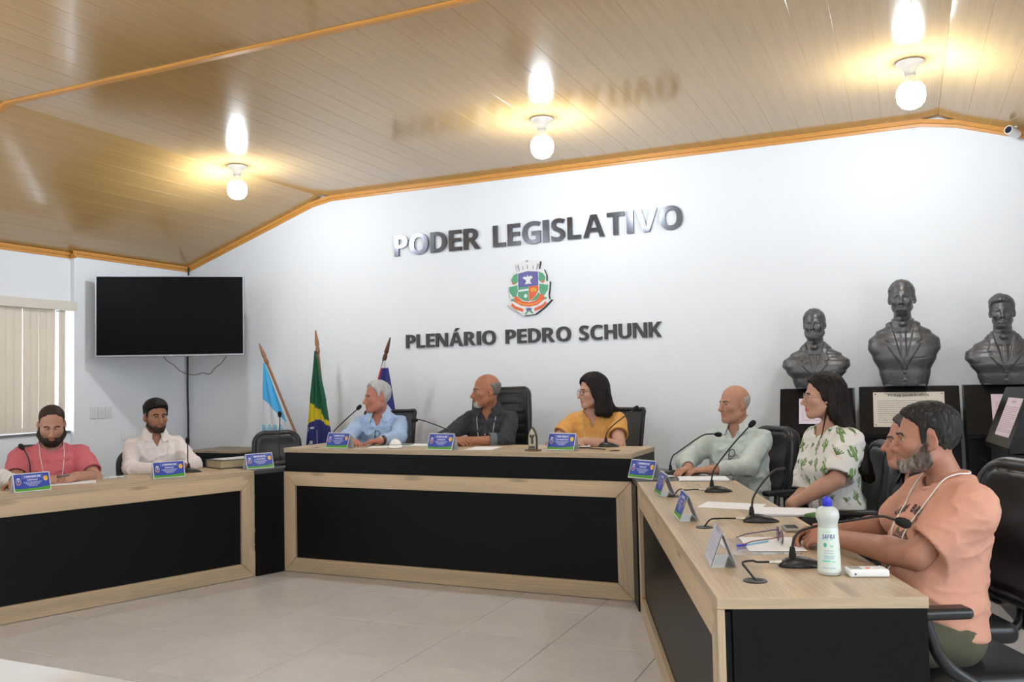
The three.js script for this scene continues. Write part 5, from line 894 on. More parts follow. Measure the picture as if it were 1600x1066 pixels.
  // trousers
  { const pc = o.trousers || [0.02, 0.022, 0.03], pel = torsoField(sl, Ti, s, 0.004), lg = (k) => { const h = [k * 0.09 * s, hip[1] - 0.03, 0.02], K = [k * 0.14 * s, kneeY + 0.03, kz * s], A = [k * 0.14 * s, 0.085, kz * s - 0.02 + (o.footZ || 0)]; return [rcone(h, K, 0.102 * s, 0.076 * s), rcone(K, A, 0.074 * s, 0.058 * s)]; }, L = [...lg(1), ...lg(-1)], cut = o.shorts ? 0.2 : 0.06;
    const f = (x, y, z) => { let d = smax(pel(x, y, z), y - hip[1] - 0.07, 0.02); for (const q of L) d = smin(d, q(x, y, z), 0.03); d = smax(d, cut - y, 0.01); return d - 0.0045 * noise(x * 16, y * 22, z * 16); };
    part(t, o.shorts ? 'shorts' : 'trousers', meshField(f, [-0.3 * s, 0, -0.22], [0.3 * s, hip[1] + 0.12, kz * s + 0.12], 0.013, (x, y, z) => { const k = 1 + 0.08 * noise(x * 40, y * 40, z * 40); return pc.map((q) => q * k); }), clothM);
    if (!o.shorts || 1) for (const k of sgn) { const A = [k * 0.14 * s, 0.085, kz * s - 0.02 + (o.footZ || 0)]; part(t, 'shoe', meshField((x, y, z) => Math.max(rcone([A[0], 0.05, A[2] - 0.035], [A[0] + k * 0.02, 0.036, A[2] + 0.17], 0.047, 0.037)(x, y, z), 0.006 - y), [A[0] - 0.09, 0, A[2] - 0.12], [A[0] + 0.1, 0.12, A[2] + 0.24], 0.01), blackRubberM); } }
  return api;
}
// a top: sleeve 'short' | 'long' | 'rolled'
function shirt(a, c) {
  const { s, Ti, T, SL, SR, EL, ER, wl, wr, nb, sl, t, ar } = a, e = Ti.elements, tor = torsoField(sl, Ti, s, c.inf ?? 0.012), loose = c.loose ?? 0.018;
  const sleeves = [], cuts = [];
  for (const [S, E, Wq] of [[SL, EL, wl], [SR, ER, wr]]) {
    if (c.sleeve === 'short') { const f = c.sleeveTo ?? 0.68, end = mix3(S, E, f), dir = nrm3(sub3(E, S)), far = mix3(S, E, f + 0.25); sleeves.push([[rcone(S, far, 0.054 * ar + loose, (0.046 * ar + loose) * (c.flare || 1.05))], end, dir]); cuts.push([rcone(mix3(S, E, f - 0.12), mix3(S, E, 1.1), 0.046 * ar + loose * 0.6, (0.042 * ar + loose * 0.6) * (c.flare || 1.05)), end, dir]); }
    else { const f = c.cuff ?? 0.94, end = mix3(E, Wq, f), dir = nrm3(sub3(Wq, E)); const rE = 0.043 * ar + loose, rW = 0.031 * ar + loose * (c.sleeve === 'rolled' ? 1.0 : 0.55); sleeves.push([[rcone(S, E, 0.054 * ar + loose * 0.7, rE), rcone(E, mix3(E, Wq, f + 0.1), rE, lerp(rE, rW, f))], end, dir]); cuts.push([rcone(mix3(E, Wq, f - 0.1), mix3(E, Wq, f + 0.3), lerp(rE, rW, f) - 0.010, lerp(rE, rW, f) - 0.010), end, dir]); }
  }
  const trap = [rcone(nb, mix3(nb, SL, 0.95), 0.047 * s, 0.050 * s), rcone(nb, mix3(nb, SR, 0.95), 0.047 * s, 0.050 * s)];
  const nr = (c.neckR ?? 0.064) * s, nh = rcone(a.tp(0, 0.44 - (c.neckDrop || 0), 0.004 + (c.neckFwd || 0)), a.tp(0, 0.62, 0.02), nr, nr * 1.25);
  const [fx, fy, fz, A] = c.fold || [13, 7, 13, 0.006], bust = c.bust ? [ellip(a.tp(0.065, 0.27, 0.085).map((q) => q), [0.06 * s, 0.062 * s, 0.055 * s]), ellip(a.tp(-0.065, 0.27, 0.085), [0.06 * s, 0.062 * s, 0.055 * s])] : null;
  const f = (x, y, z) => {
    let fade = 1, d = tor(x, y, z); d = smin(d, trap[0](x, y, z), 0.035); d = smin(d, trap[1](x, y, z), 0.035); if (bust) { d = smin(d, bust[0](x, y, z), 0.05); d = smin(d, bust[1](x, y, z), 0.05); }
    for (let i = 0; i < 2; i++) { const [cones, end, dir] = sleeves[i]; let q = cones[0](x, y, z); if (cones[1]) q = smin(q, cones[1](x, y, z), 0.02); const along = (x - end[0]) * dir[0] + (y - end[1]) * dir[1] + (z - end[2]) * dir[2]; if (q < 0.03) fade = Math.min(fade, sst(0.005, 0.07, -along)); q = smax(q, along, 0.006); const [cc] = cuts[i]; q = Math.max(q, -Math.max(cc(x, y, z), -along - 0.03)); d = smin(d, q, c.joint ?? 0.03); }
    if (d > 0.06) return d;
    const tx = (e[0] * x + e[4] * y + e[8] * z + e[12]) / s, ty = (e[1] * x + e[5] * y + e[9] * z + e[13]) / s, tz = (e[2] * x + e[6] * y + e[10] * z + e[14]) / s;
    if (c.vee) { const w = Math.max(Math.abs(tx) - (ty - c.vee) * 0.36 - 0.002, c.vee - ty, -tz); d = Math.max(d, -w * s * 0.9); }
    const hole = nh(x, y, z); fade = Math.min(fade, sst(0.004, 0.03, hole)); d = smax(d, -hole, 0.006); d = smax(d, ((c.hem ?? -0.07) - ty) * s, 0.008);
    const wx = tx + 0.03 * noise(ty * 9, tz * 9, 2), wy = ty + 0.03 * noise(tx * 9, tz * 9, 5), n = noise(wx * fx + 3, wy * fy + 7, tz * fz), r = 1 - Math.abs(noise(wx * fx * 1.3 + wy * 5 + 11, wy * fy * 1.7 - wx * 4 + 3, tz * fz * 1.3)), r2 = 1 - Math.abs(noise(wx * fx * 2.4 - wy * 6, wy * fy * 2.8 + wx * 7, tz * fz * 2.4)); return d - fade * A * sst((c.hem ?? -0.07), (c.hem ?? -0.07) + 0.09, ty) * (0.5 * n + 1.1 * (r * r * r * r - 0.3) + 0.45 * (r2 * r2 * r2 - 0.35)) - (c.extra ? c.extra(tx, ty, tz, x, y, z) : 0);
  };
  const P = [SL, SR, EL, ER, mix3(EL, wl, 1), mix3(ER, wr, 1), a.tp(0, -0.1, 0)], lo = [0, 1, 2].map((i) => Math.min(...P.map((p) => p[i])) - 0.14), hi = [0, 1, 2].map((i) => Math.max(...P.map((p) => p[i])) + 0.14); lo[0] = Math.min(lo[0], -0.3 * s); hi[0] = Math.max(hi[0], 0.3 * s); lo[2] = Math.min(lo[2], -0.22 * s);
  const cf = c.pattern || ((x, y, z) => c.color);
  const g = meshField(f, lo, hi, c.cell || 0.0066, (x, y, z, nx, ny, nz) => { const tx = (e[0] * x + e[4] * y + e[8] * z + e[12]) / s, ty = (e[1] * x + e[5] * y + e[9] * z + e[13]) / s, tz = (e[2] * x + e[6] * y + e[10] * z + e[14]) / s, q = cf(tx, ty, tz, x, y, z), k = 1 + (c.vary ?? 0.03) * (noise(x * 55, y * 55, z * 55) + noise(x * 150, y * 150, z * 150)); return [q[0] * k, q[1] * k, q[2] * k]; });
  const m = part(t, c.name || 'shirt', g, clothM); a.shirtF = f; a.shirt = m; return m;
}
// turned-down collar round the neck
function collar(a, color, o = {}) {
  const n = 44, pos = [], idx = [], op = o.open ?? 0.5, pt = o.point ?? 0.036, rx = o.rx ?? 0.063, rz = o.rz ?? 0.067, y0 = o.y ?? 0.500, rise = o.rise ?? 0.046;
  for (let i = 0; i <= n; i++) {
    const u = i / n * 2 - 1, th = u * (Math.PI - op), fr = sst(0.55, 1, Math.abs(u)), s1 = Math.sin(th + Math.PI), c1 = Math.cos(th + Math.PI);
    const ring = (r, y, z = 0, lift = 0) => { let q, e = 0; for (let m = 0; m < 40; m++) { q = a.tp(s1 * (rx + r + e), y0 + y, c1 * (rz + r + e) - 0.014 + z); if (!lift || a.shirtF(...q) > lift) break; e += 0.002; } pos.push(...q); };
    const drop = -0.02 * fr, top = rise * (1 - 0.55 * fr);
    ring(0, -0.03 + drop); ring(0.001, top + drop); ring(0.008, top + 0.003 + drop, 0, 0.004); ring(0.020 + 0.012 * fr, -0.002 + drop - pt * fr, 0.006 * fr, 0.011); ring(0.017 + 0.012 * fr, -0.003 + drop - pt * fr, 0.006 * fr, 0.008); ring(0.007, -0.012 + drop);
  }
  const k = 6; for (let i = 0; i < n; i++) for (let j = 0; j < k; j++) { const A = i * k + j, B = i * k + (j + 1) % k; idx.push(A, A + k, B, B, A + k, B + k); }
  const g = new THREE.BufferGeometry(); g.setAttribute('position', new THREE.Float32BufferAttribute(pos, 3)); g.setIndex(idx); const q = g.toNonIndexed(); q.computeVertexNormals(); return part(a.t, 'collar', q, M({ color: C(...color), roughness: 0.85, side: THREE.DoubleSide }));
}
function placket(a, color, y0 = -0.02, y1 = 0.42) {
  const up = nrm3(sub3(a.tp(0, 1, 0), a.tp(0, 0, 0))), fw = nrm3(sub3(a.tp(0, 0, 1), a.tp(0, 0, 0))), rt = nrm3(sub3(a.tp(1, 0, 0), a.tp(0, 0, 0))), d = fw.map((q) => -q), s = a.s;
  part(a.t, 'placket', sheet(a.shirtF, a.tp(0, (y0 + y1) / 2, 0.3), rt, up, d, 0.028 * s, (y1 - y0) * s, 3, 40, 0.0022), M({ color: C(...color), roughness: 0.85, side: THREE.DoubleSide }));
  for (let i = 0; i < 4; i++) { const q = reach(a.shirtF, a.tp(0, y0 + 0.05 + i * 0.09, 0.3), d); part(a.t, 'button', new THREE.SphereGeometry(0.0055, 8, 6).scale(1, 1, 1), whitePlasticM, add3(q, d, -0.002)); }
}
function onChest(a, x, y, off = 0.0055) { const fw = nrm3(sub3(a.tp(0, 0, 1), a.tp(0, 0, 0))); const q = reach(a.shirtF, a.tp(x, y, 0.32), fw.map((k) => -k)); return add3(q, fw, off); }
function lanyard(a, end = 0.12, color = [0.7, 0.7, 0.68], r = 0.0028, spread = 0.075) {
  const lift = (x, y, z) => { let q = [x, y, z]; for (let i = 0; i < 30 && a.shirtF(...a.tp(...q)) < 0.0035; i++) q = [q[0] * 1.004, q[1] + 0.003, q[2]]; return V(...a.tp(...q)); }, pts = []; for (const k of [1, -1]) { const side = []; for (const [x, y] of [[spread, 0.43], [spread * 0.9, 0.38], [spread * 0.75, 0.30], [spread * 0.5, 0.22], [0.015, end]]) side.push(V(...onChest(a, k * x, y))); if (k > 0) pts.push(...side.reverse(), lift(k * 0.072, 0.46, 0.045), lift(k * 0.074, 0.47, 0.0), lift(k * 0.062, 0.485, -0.045), lift(0, 0.49, -0.075)); else pts.push(lift(k * 0.062, 0.485, -0.045), lift(k * 0.074, 0.47, 0.0), lift(k * 0.072, 0.46, 0.045), ...side); }
  return part(a.t, 'lanyard', tube(pts, r, 90, 6), M({ color: C(...color), roughness: 0.7 }));
}
function badge(a, x, y, w = 0.075, h = 0.1, rot = 0, tilt = 0) {
  const p = onChest(a, x, y, 0.017), up = nrm3(sub3(a.tp(0, 1, 0), a.tp(0, 0, 0))), fw = nrm3(sub3(a.tp(0, 0, 1), a.tp(0, 0, 0))), rt = cross3(up, fw);
  const b = part(a.t, 'badge', rbox(w, h, 0.002, 0.0008), paperM); b.matrixAutoUpdate = true; const m = new THREE.Matrix4().makeBasis(V(...rt), V(...up), V(...fw)).multiply(new THREE.Matrix4().makeRotationFromEuler(new THREE.Euler(tilt, 0, rot))).setPosition(...p); m.decompose(b.position, b.quaternion, b.scale);
  part(b, 'print', new THREE.PlaneGeometry(w * 0.9, h * 0.85), badgeM, [0, 0, 0.0016]); return b;
}
const badgeM = textSheet('#e6e8ee', '#5a6fb0', [['Nome', 26]], 4, 128, 160);
function hangingGlasses(a, x0, y0) {
  const g = M({ color: C(0.012, 0.012, 0.014), roughness: 0.3 }), P = (x, y) => V(...onChest(a, x, y, 0.007));
  for (const dy of [-0.03, -0.085]) { const pts = []; for (let i = 0; i < 16; i++) { const q = i / 16 * 6.283; pts.push(P(x0 + 0.012 + Math.cos(q) * 0.019, y0 + dy + Math.sin(q) * 0.023)); } part(a.t, 'hanging_spectacles', tube(pts, 0.0024, 40, 5, true), g); }
  part(a.t, 'spectacle_temple', tube([P(x0 - 0.006, y0), P(x0 - 0.008, y0 - 0.04), P(x0 - 0.006, y0 - 0.1), P(x0, y0 - 0.12)], 0.0028, 16, 5), g);
}
function eyewear(a, color = [0.05, 0.045, 0.04], r = 0.0014, rx = 0.026, ry = 0.021) {
  const m = M({ color: C(...color), roughness: 0.3, metalness: 0.5 }), g = new THREE.Group(); const mk = (n, geo, mat, par) => { geo.applyMatrix4(a.Hm); return part(par || a.t, n, geo, mat); };
  const fr = mk('spectacle_bridge', tube([[-0.009, 0.004, 0.104], [0, 0.007, 0.107], [0.009, 0.004, 0.104]], r, 10, 5), m);
  for (const k of [-1, 1]) { const pts = []; for (let i = 0; i < 20; i++) { const q = i / 20 * 6.283; pts.push([k * (0.033 + Math.cos(q) * rx), -0.002 + Math.sin(q) * ry, 0.102 - 0.35 * Math.abs(k * (0.033 + Math.cos(q) * rx)) * 0.35]); } const rm = mk('spectacle_rim', tube(pts, r, 48, 5, true), m);
    mk('spectacle_temple', tube([[k * 0.059, 0.006, 0.094], [k * 0.076, 0.006, 0.06], [k * 0.081, 0.008, 0.0], [k * 0.08, -0.005, -0.025]], r, 20, 5), m); }
}
const STD = [[0, 0.078], [0.45, 0.07], [0.75, 0.052], [1.0, 0.035], [1.15, -0.012], [1.3, -0.012], [1.45, 0.03], [1.65, 0.02], [1.85, -0.035], [2.4, -0.068], [3.14, -0.078]];
const FULLBEARD = [[0, -0.048], [0.25, -0.05], [0.5, -0.058], [0.85, -0.045], [1.15, -0.02], [1.3, 0.01]];
const DAIS = 0.156;
const chairAt = (fn, a, label, back, turnAdd = 0, ...rest) => { const tn = a.o.turn + turnAdd; return fn(label, a.o.pos[0] - Math.sin(tn) * back, a.o.pos[1] - Math.cos(tn) * back, tn, ...rest); };
// man in pink
{
  const a = person({ label: 'bearded man in a pink t-shirt looking down at papers on the desk', headAt: [-4.35, 1.205, 2.50], turn: 1.03, lean: 0.16, s: 1.06, hs: 1.10, belly: 0.03, wide: 0.022, armR: 1.16, shoulder: 0.182, head: [-0.10, 0.36, 0], skin: [0.50, 0.255, 0.165], hairC: [0.035, 0.02, 0.014], face: { lid: 0.85, fat: 0.006 },
    hair: { line: [[0, 0.086], [0.35, 0.084], [0.6, 0.07], [0.95, 0.055], [1.15, 0.0], [1.3, -0.012], [1.45, 0.03], [1.65, 0.02], [1.85, -0.035], [2.4, -0.06], [3.14, -0.07]], thick: (q, y) => lerp(0.003, 0.008, sst(0.04, 0.09, y)), strand: 0.0014 }, beard: { line: FULLBEARD, thick: 0.015, color: [0.022, 0.013, 0.01], vary: 0.4 },
    wl: [-3.97, 0.848, 2.60], wr: [-4.06, 0.848, 2.80], poleL: [1, -0.8, -0.1], poleR: [-1, -0.8, -0.1], hl: { dir: [0.0, -0.08, 0.6], up: [0.5, 0.8, 0], curl: 0.85 }, hr: { dir: [0.35, -0.1, -0.6], up: [0.4, 0.8, 0.2], curl: 0.8 } });
  shirt(a, { name: 'tshirt', color: [0.56, 0.135, 0.165], sleeve: 'short', sleeveTo: 0.74, loose: 0.016, inf: 0.014, fold: [9, 7, 9, 0.007], neckR: 0.066 });
  lanyard(a, 0.16, [0.75, 0.72, 0.7]);
  const e = a.hands; chairAt(taskChair, a, 'black leather office chair under the man in the pink shirt', 0.04, 0.12, a.o.seat - 0.05, 0, false);
  const pn = thing('marker_pen', 'grey marker held between the hands of the man in pink', 'pen', [-3.965, 0.862, 2.705], 0.15); part(pn, 'barrel', cyl(0.006, 0.006, 0.11, 10).rotateX(Math.PI / 2), M({ color: C(0.13, 0.13, 0.16), roughness: 0.4 })); part(pn, 'cap', cyl(0.007, 0.007, 0.03, 10).rotateX(Math.PI / 2), M({ color: C(0.08, 0.08, 0.1), roughness: 0.4 }), [0, 0, 0.04]);
}
// man in white
{
  const a = person({ label: 'dark-haired man in a white dress shirt seated below the television', headAt: [-4.09, 1.228, 1.766], turn: 1.0, lean: 0.14, s: 1.03, hs: 1.05, head: [0.13, 0.02, 0], skin: [0.36, 0.165, 0.095], hairC: [0.006, 0.005, 0.005], face: { jaw: 1.0 }, hairVar: 0.35, gaze: [-0.1, 0],
    hair: { line: [[0, 0.062], [0.45, 0.058], [0.75, 0.045], [1.0, 0.03], [1.12, -0.015], [1.3, -0.015], [1.45, 0.03], [1.65, 0.02], [1.85, -0.035], [2.4, -0.068], [3.14, -0.078]], thick: (q, y) => lerp(0.009, 0.024, sst(0.03, 0.1, y)) }, stubble: { line: [[0, -0.044], [0.25, -0.046], [0.5, -0.05], [0.85, -0.035], [1.15, -0.01], [1.3, 0.02]], color: [0.05, 0.03, 0.022], amt: 0.6 }, beard: { line: FULLBEARD, thick: 0.003, color: [0.03, 0.017, 0.012], vary: 0.5 }, browR: 0.0046,
    wl: [-3.70, 0.846, 1.88], wr: [-3.80, 0.846, 2.03], poleL: [1, -0.7, 0], poleR: [-1, -0.7, 0], hl: { dir: [0.3, -0.02, 0.6], curl: 0.35 }, hr: { dir: [0.5, 0, -0.7], curl: 0.4 } });
  shirt(a, { name: 'dress_shirt', color: [0.72, 0.665, 0.66], sleeve: 'long', cuff: 0.93, loose: 0.015, fold: [11, 8, 11, 0.0075], vee: 0.40, neckR: 0.062 });
  collar(a, [0.74, 0.69, 0.68], { open: 0.42 }); placket(a, [0.74, 0.68, 0.67], 0.0, 0.39); badge(a, -0.05, 0.10, 0.085, 0.055, 0, -0.2); lanyard(a, 0.14, [0.72, 0.70, 0.70], 0.002, 0.085);
  chairAt(taskChair, a, 'black leather office chair under the man in the white shirt', 0.02, 0.1, a.o.seat - 0.05, 0, false, 0.27);
}
// sleeve at the picture edge
{
  const a = person({ label: 'person in a white long-sleeved shirt cut off by the picture edge', headAt: [-4.42, 1.20, 3.30], turn: 1.25, lean: 0.25, s: 1.0, hs: 1.03, head: [0, 0.1, 0], skin: [0.40, 0.19, 0.11], hairC: [0.02, 0.014, 0.01], hair: { line: STD, thick: () => 0.012 }, wl: [-4.05, 0.862, 3.0], wr: [-4.10, 0.85, 3.36], poleL: [1, -0.6, 0], poleR: [-1, -0.8, 0], hl: { dir: [0.5, -0.12, 0.4], curl: 0.9 }, hr: { dir: [0.5, 0, -0.3], curl: 0.5 } });
  shirt(a, { name: 'dress_shirt', color: [0.70, 0.69, 0.69], sleeve: 'long', cuff: 0.95, loose: 0.02, fold: [11, 9, 11, 0.009], vee: 0.40, neckR: 0.062 }); collar(a, [0.7, 0.69, 0.69]);
  chairAt(taskChair, a, 'black leather office chair under the person cut off by the picture edge', 0.04, 0, a.o.seat - 0.05, 0, false);
}
// grey-haired man
{
  const a = person({ label: 'grey-haired man in a light blue shirt with a wristwatch at the central desk', y0: DAIS, headAt: [-2.71, 1.338, 0.68], turn: 0.28, lean: 0.26, s: 1.05, hs: 1.06, belly: 0.015, wide: 0.012, head: [-0.85, 0.03, 0.04], skin: [0.52, 0.205, 0.135], hairC: [0.42, 0.42, 0.42], face: { fat: 0.006, nose: 1.05 }, browC: [0.14, 0.11, 0.09], hairVar: 0.22,
    hair: { line: [[0, 0.088], [0.4, 0.085], [0.7, 0.06], [1.0, 0.04], [1.15, -0.005], [1.3, -0.005], [1.45, 0.03], [1.65, 0.02], [1.85, -0.04], [2.4, -0.075], [3.14, -0.085]], thick: (q, y) => lerp(0.011, 0.019, sst(0.02, 0.09, y)) },
    wl: [-2.44, 1.002, 1.05], wr: [-2.68, 1.002, 1.12], poleL: [1, -0.55, 0], poleR: [-1, -0.5, -0.2], hl: { dir: [-0.75, -0.06, 0.35], curl: 0.4 }, hr: { dir: [0.5, -0.03, 0.3], curl: 0.4 } });
  shirt(a, { name: 'dress_shirt', color: [0.36, 0.49, 0.72], sleeve: 'long', cuff: 0.86, loose: 0.016, fold: [11, 7, 11, 0.008], vee: 0.385, neckR: 0.062, vary: 0.05 });
  collar(a, [0.40, 0.53, 0.75], { open: 0.55, point: 0.042 }); placket(a, [0.38, 0.51, 0.73], 0.0, 0.37);
  hangingGlasses(a, 0.0, 0.385); {
    const k = onChest(a, 0.085, 0.245, 0.004); part(a.t, 'pocket_pen', tube([k, [k[0], k[1] + 0.045, k[2] - 0.002]], 0.0045, 6, 8), M({ color: C(0.03, 0.04, 0.3), roughness: 0.35 })); }
  { const w = mix3(a.EL, a.wl, 0.93), d = nrm3(sub3(a.wl, a.EL)), q = new THREE.Quaternion().setFromUnitVectors(V(0, 0, 1), V(...d)), m = part(a.t, 'wristwatch', new THREE.TorusGeometry(0.0315, 0.006, 8, 28).scale(1, 1, 1.8), M({ color: C(0.01, 0.01, 0.012), roughness: 0.5 }), w); m.quaternion.copy(q); const o = nrm3([-0.1, 0.55, 0.8]), f = part(a.t, 'watch_face', cyl(0.0185, 0.0195, 0.009, 24), M({ color: C(0.72, 0.72, 0.68), roughness: 0.2, metalness: 0.4 }), add3(w, o, 0.036)); f.quaternion.setFromUnitVectors(V(0, 1, 0), V(...o)); }
  chairAt(meshChair, a, 'black mesh-back chair under the grey-haired man in light blue', 0.08, 0.12, DAIS, a.o.seat - 0.05, 0.055);
}
// bald man in the middle
{
  const a = person({ label: 'bald man with a white goatee in a dark shirt, hands clasped on the central desk', y0: DAIS, headAt: [-1.685, 1.378, 0.66], turn: 0.12, lean: 0.22, s: 1.06, hs: 1.09, head: [-0.95, 0.04, 0.02], skin: [0.40, 0.165, 0.088], hairC: [0.16, 0.145, 0.135], face: { nose: 1.08 }, browC: [0.10, 0.075, 0.06], hairVar: 0.3,
    hair: { line: [[0, 0.2], [1.2, 0.2], [1.4, 0.035], [1.65, 0.02], [1.85, -0.035], [2.4, -0.068], [3.14, -0.078]], top: [[0, 0.03], [1.2, 0.045], [1.8, 0.062], [3.14, 0.07]], thick: () => 0.006, soft: 0.014 },
    beard: { line: [[0, -0.05], [0.26, -0.053], [0.36, -0.09], [0.5, -0.2]], thick: 0.0045, color: [0.40, 0.37, 0.34], vary: 0.3, low: 0.118 },
    wl: [-1.655, 1.004, 0.97], wr: [-1.80, 1.004, 1.0], poleL: [1, -0.45, 0.1], poleR: [-1, -0.5, 0.1], hl: { dir: [-0.8, 0.0, 0.3], up: [0.1, 0.8, 0.6], curl: 0.75, size: 1.05 }, hr: { dir: [0.75, 0.02, 0.25], up: [0, 0.8, 0.6], curl: 0.7, size: 1.05 } });
  shirt(a, { name: 'dark_shirt', color: [0.026, 0.030, 0.036], sleeve: 'rolled', cuff: 0.42, loose: 0.016, fold: [11, 7, 11, 0.008], vee: 0.405, neckR: 0.063, vary: 0.16 });
  collar(a, [0.022, 0.025, 0.03], { open: 0.55 }); placket(a, [0.03, 0.034, 0.04], 0.0, 0.39); lanyard(a, 0.10, [0.55, 0.53, 0.48], 0.003);
  for (const [E, W] of [[a.EL, a.wl], [a.ER, a.wr]]) { const c = mix3(E, W, 0.42), d = nrm3(sub3(W, E)), m = part(a.t, 'rolled_cuff', lathe([[0.05, -0.028], [0.0615, -0.026], [0.063, 0.0], [0.0605, 0.024], [0.05, 0.026], [0.048, 0]], 28), M({ color: C(0.11, 0.13, 0.155), roughness: 0.85, side: THREE.DoubleSide }), c); m.quaternion.setFromUnitVectors(V(0, 1, 0), V(...d)); }
  chairAt(executiveChair, a, 'tall black padded executive chair behind the bald man in the dark shirt', 0.06, 0.02, DAIS, a.o.seat - 0.05);
}
// woman in orange
{
  const a = person({ label: 'woman with dark shoulder-length hair and glasses in an orange blouse', female: true, y0: DAIS, headAt: [-0.79, 1.362, 0.64], turn: 0.12, lean: 0.2, s: 1.07, hs: 1.05, wide: 0.02, belly: 0.02, armR: 1.05, shoulder: 0.15, head: [-0.92, 0.06, 0], skin: [0.56, 0.30, 0.205], lips: [0.5, 0.13, 0.13], hairC: [0.010, 0.006, 0.006], hairVar: 0.5, browR: 0.0026,
    hair: { line: [[0, 0.07], [0.35, 0.065], [0.7, 0.03], [1.0, -0.05], [1.4, -0.09], [3.14, -0.1]], thick: (q, y) => lerp(0.016, 0.022, sst(0.02, 0.1, y)), strand: 0.003, cover: 1 },
    longHair: (p) => { const f = blend(0.03, rcone([0.072, 0.05, -0.005], [0.086, -0.15, 0.0], 0.022, 0.034), rcone([-0.072, 0.05, -0.005], [-0.086, -0.15, 0.0], 0.022, 0.034), rcone([0, 0.02, -0.075], [0.02, -0.14, -0.085], 0.062, 0.06), rcone([0.06, 0.0, -0.05], [0.085, -0.15, -0.06], 0.05, 0.045), rcone([-0.06, 0, -0.05], [-0.085, -0.15, -0.06], 0.05, 0.045), rcone([0.03, -0.13, -0.11], [0.05, -0.145, -0.155], 0.03, 0.016)), g = placed((x, y, z) => f(x, y, z) - 0.004 * noise(x * 90, y * 14, z * 90) - 0.003 * noise(x * 180, y * 25, z * 180), p.Hm); return { f: g, k: 0.02, lo: [p.hc[0] - 0.24, p.hc[1] - 0.24, p.hc[2] - 0.24], hi: [p.hc[0] + 0.24, p.hc[1] + 0.17, p.hc[2] + 0.24] }; },
    wl: [-0.745, 1.006, 0.94], wr: [-0.885, 1.006, 0.97], poleL: [1, -0.6, 0.0], poleR: [-1, -0.7, 0.0], hl: { dir: [-0.75, 0.02, 0.4], up: [0.2, 0.9, 0.2], curl: 0.65 }, hr: { dir: [0.6, 0.02, 0.35], up: [0, 0.9, 0.3], curl: 0.6 } });
  shirt(a, { name: 'blouse', color: [0.64, 0.32, 0.085], sleeve: 'short', sleeveTo: 0.55, loose: 0.018, flare: 1.15, inf: 0.012, fold: [9, 5, 9, 0.006], neckR: 0.07, vee: 0.385, bust: true });
  lanyard(a, 0.12, [0.6, 0.5, 0.3], 0.002, 0.065); eyewear(a, [0.10, 0.09, 0.08], 0.0016);
  { const pts = []; for (let i = 0; i < 12; i++) { const q = i / 12 * 6.283; pts.push(add3(a.hp(0.05, 0.112, -0.05), [Math.cos(q) * 0.014, Math.sin(q) * 0.006, Math.sin(q) * 0.01])); } part(a.t, 'hair_clip', tube(pts, 0.003, 24, 5, true), blackPlasticM); }
  chairAt(meshChair, a, 'black mesh-back chair under the woman in the orange blouse', 0.08, -0.3, DAIS, a.o.seat - 0.05, 0.06);
}
// bald man in green
{
  const a = person({ label: 'bald man in a pale green shirt with hanging spectacles at the desk corner', headAt: [0.307, 1.262, 0.84], turn: -0.22, lean: 0.1, s: 1.06, hs: 1.06, belly: 0.02, wide: 0.008, head: [-0.55, 0.0, 0.02], skin: [0.52, 0.255, 0.16], hairC: [0.42, 0.39, 0.36], browC: [0.12, 0.08, 0.06], face: { fat: 0.003 },
    hair: { line: [[0, 0.2], [1.2, 0.2], [1.4, 0.035], [1.65, 0.02], [1.85, -0.03], [2.4, -0.06], [3.14, -0.07]], top: [[0, 0.03], [1.2, 0.05], [3.14, 0.075]], thick: () => 0.003, strand: 0.001, soft: 0.02 },
    wl: [0.20, 0.848, 1.22], wr: [0.06, 0.848, 1.18], poleL: [1, -0.7, 0], poleR: [-1, -0.5, -0.1], hl: { dir: [-0.75, -0.02, 0.25], curl: 0.4 }, hr: { dir: [-0.3, -0.04, 0.6], curl: 0.55 } });
  shirt(a, { name: 'dress_shirt', color: [0.50, 0.575, 0.545], sleeve: 'long', cuff: 0.8, loose: 0.017, fold: [11, 7, 11, 0.008], vee: 0.40, neckR: 0.062 });
  collar(a, [0.54, 0.61, 0.58], { open: 0.5 }); placket(a, [0.52, 0.59, 0.56], 0.0, 0.38); badge(a, -0.02, 0.185, 0.095, 0.075, -0.15, -0.18);
  hangingGlasses(a, 0.0, 0.36);
  chairAt(taskChair, a, 'black leather office chair under the bald man in the pale green shirt', 0.06, -0.5, a.o.seat - 0.05);
}
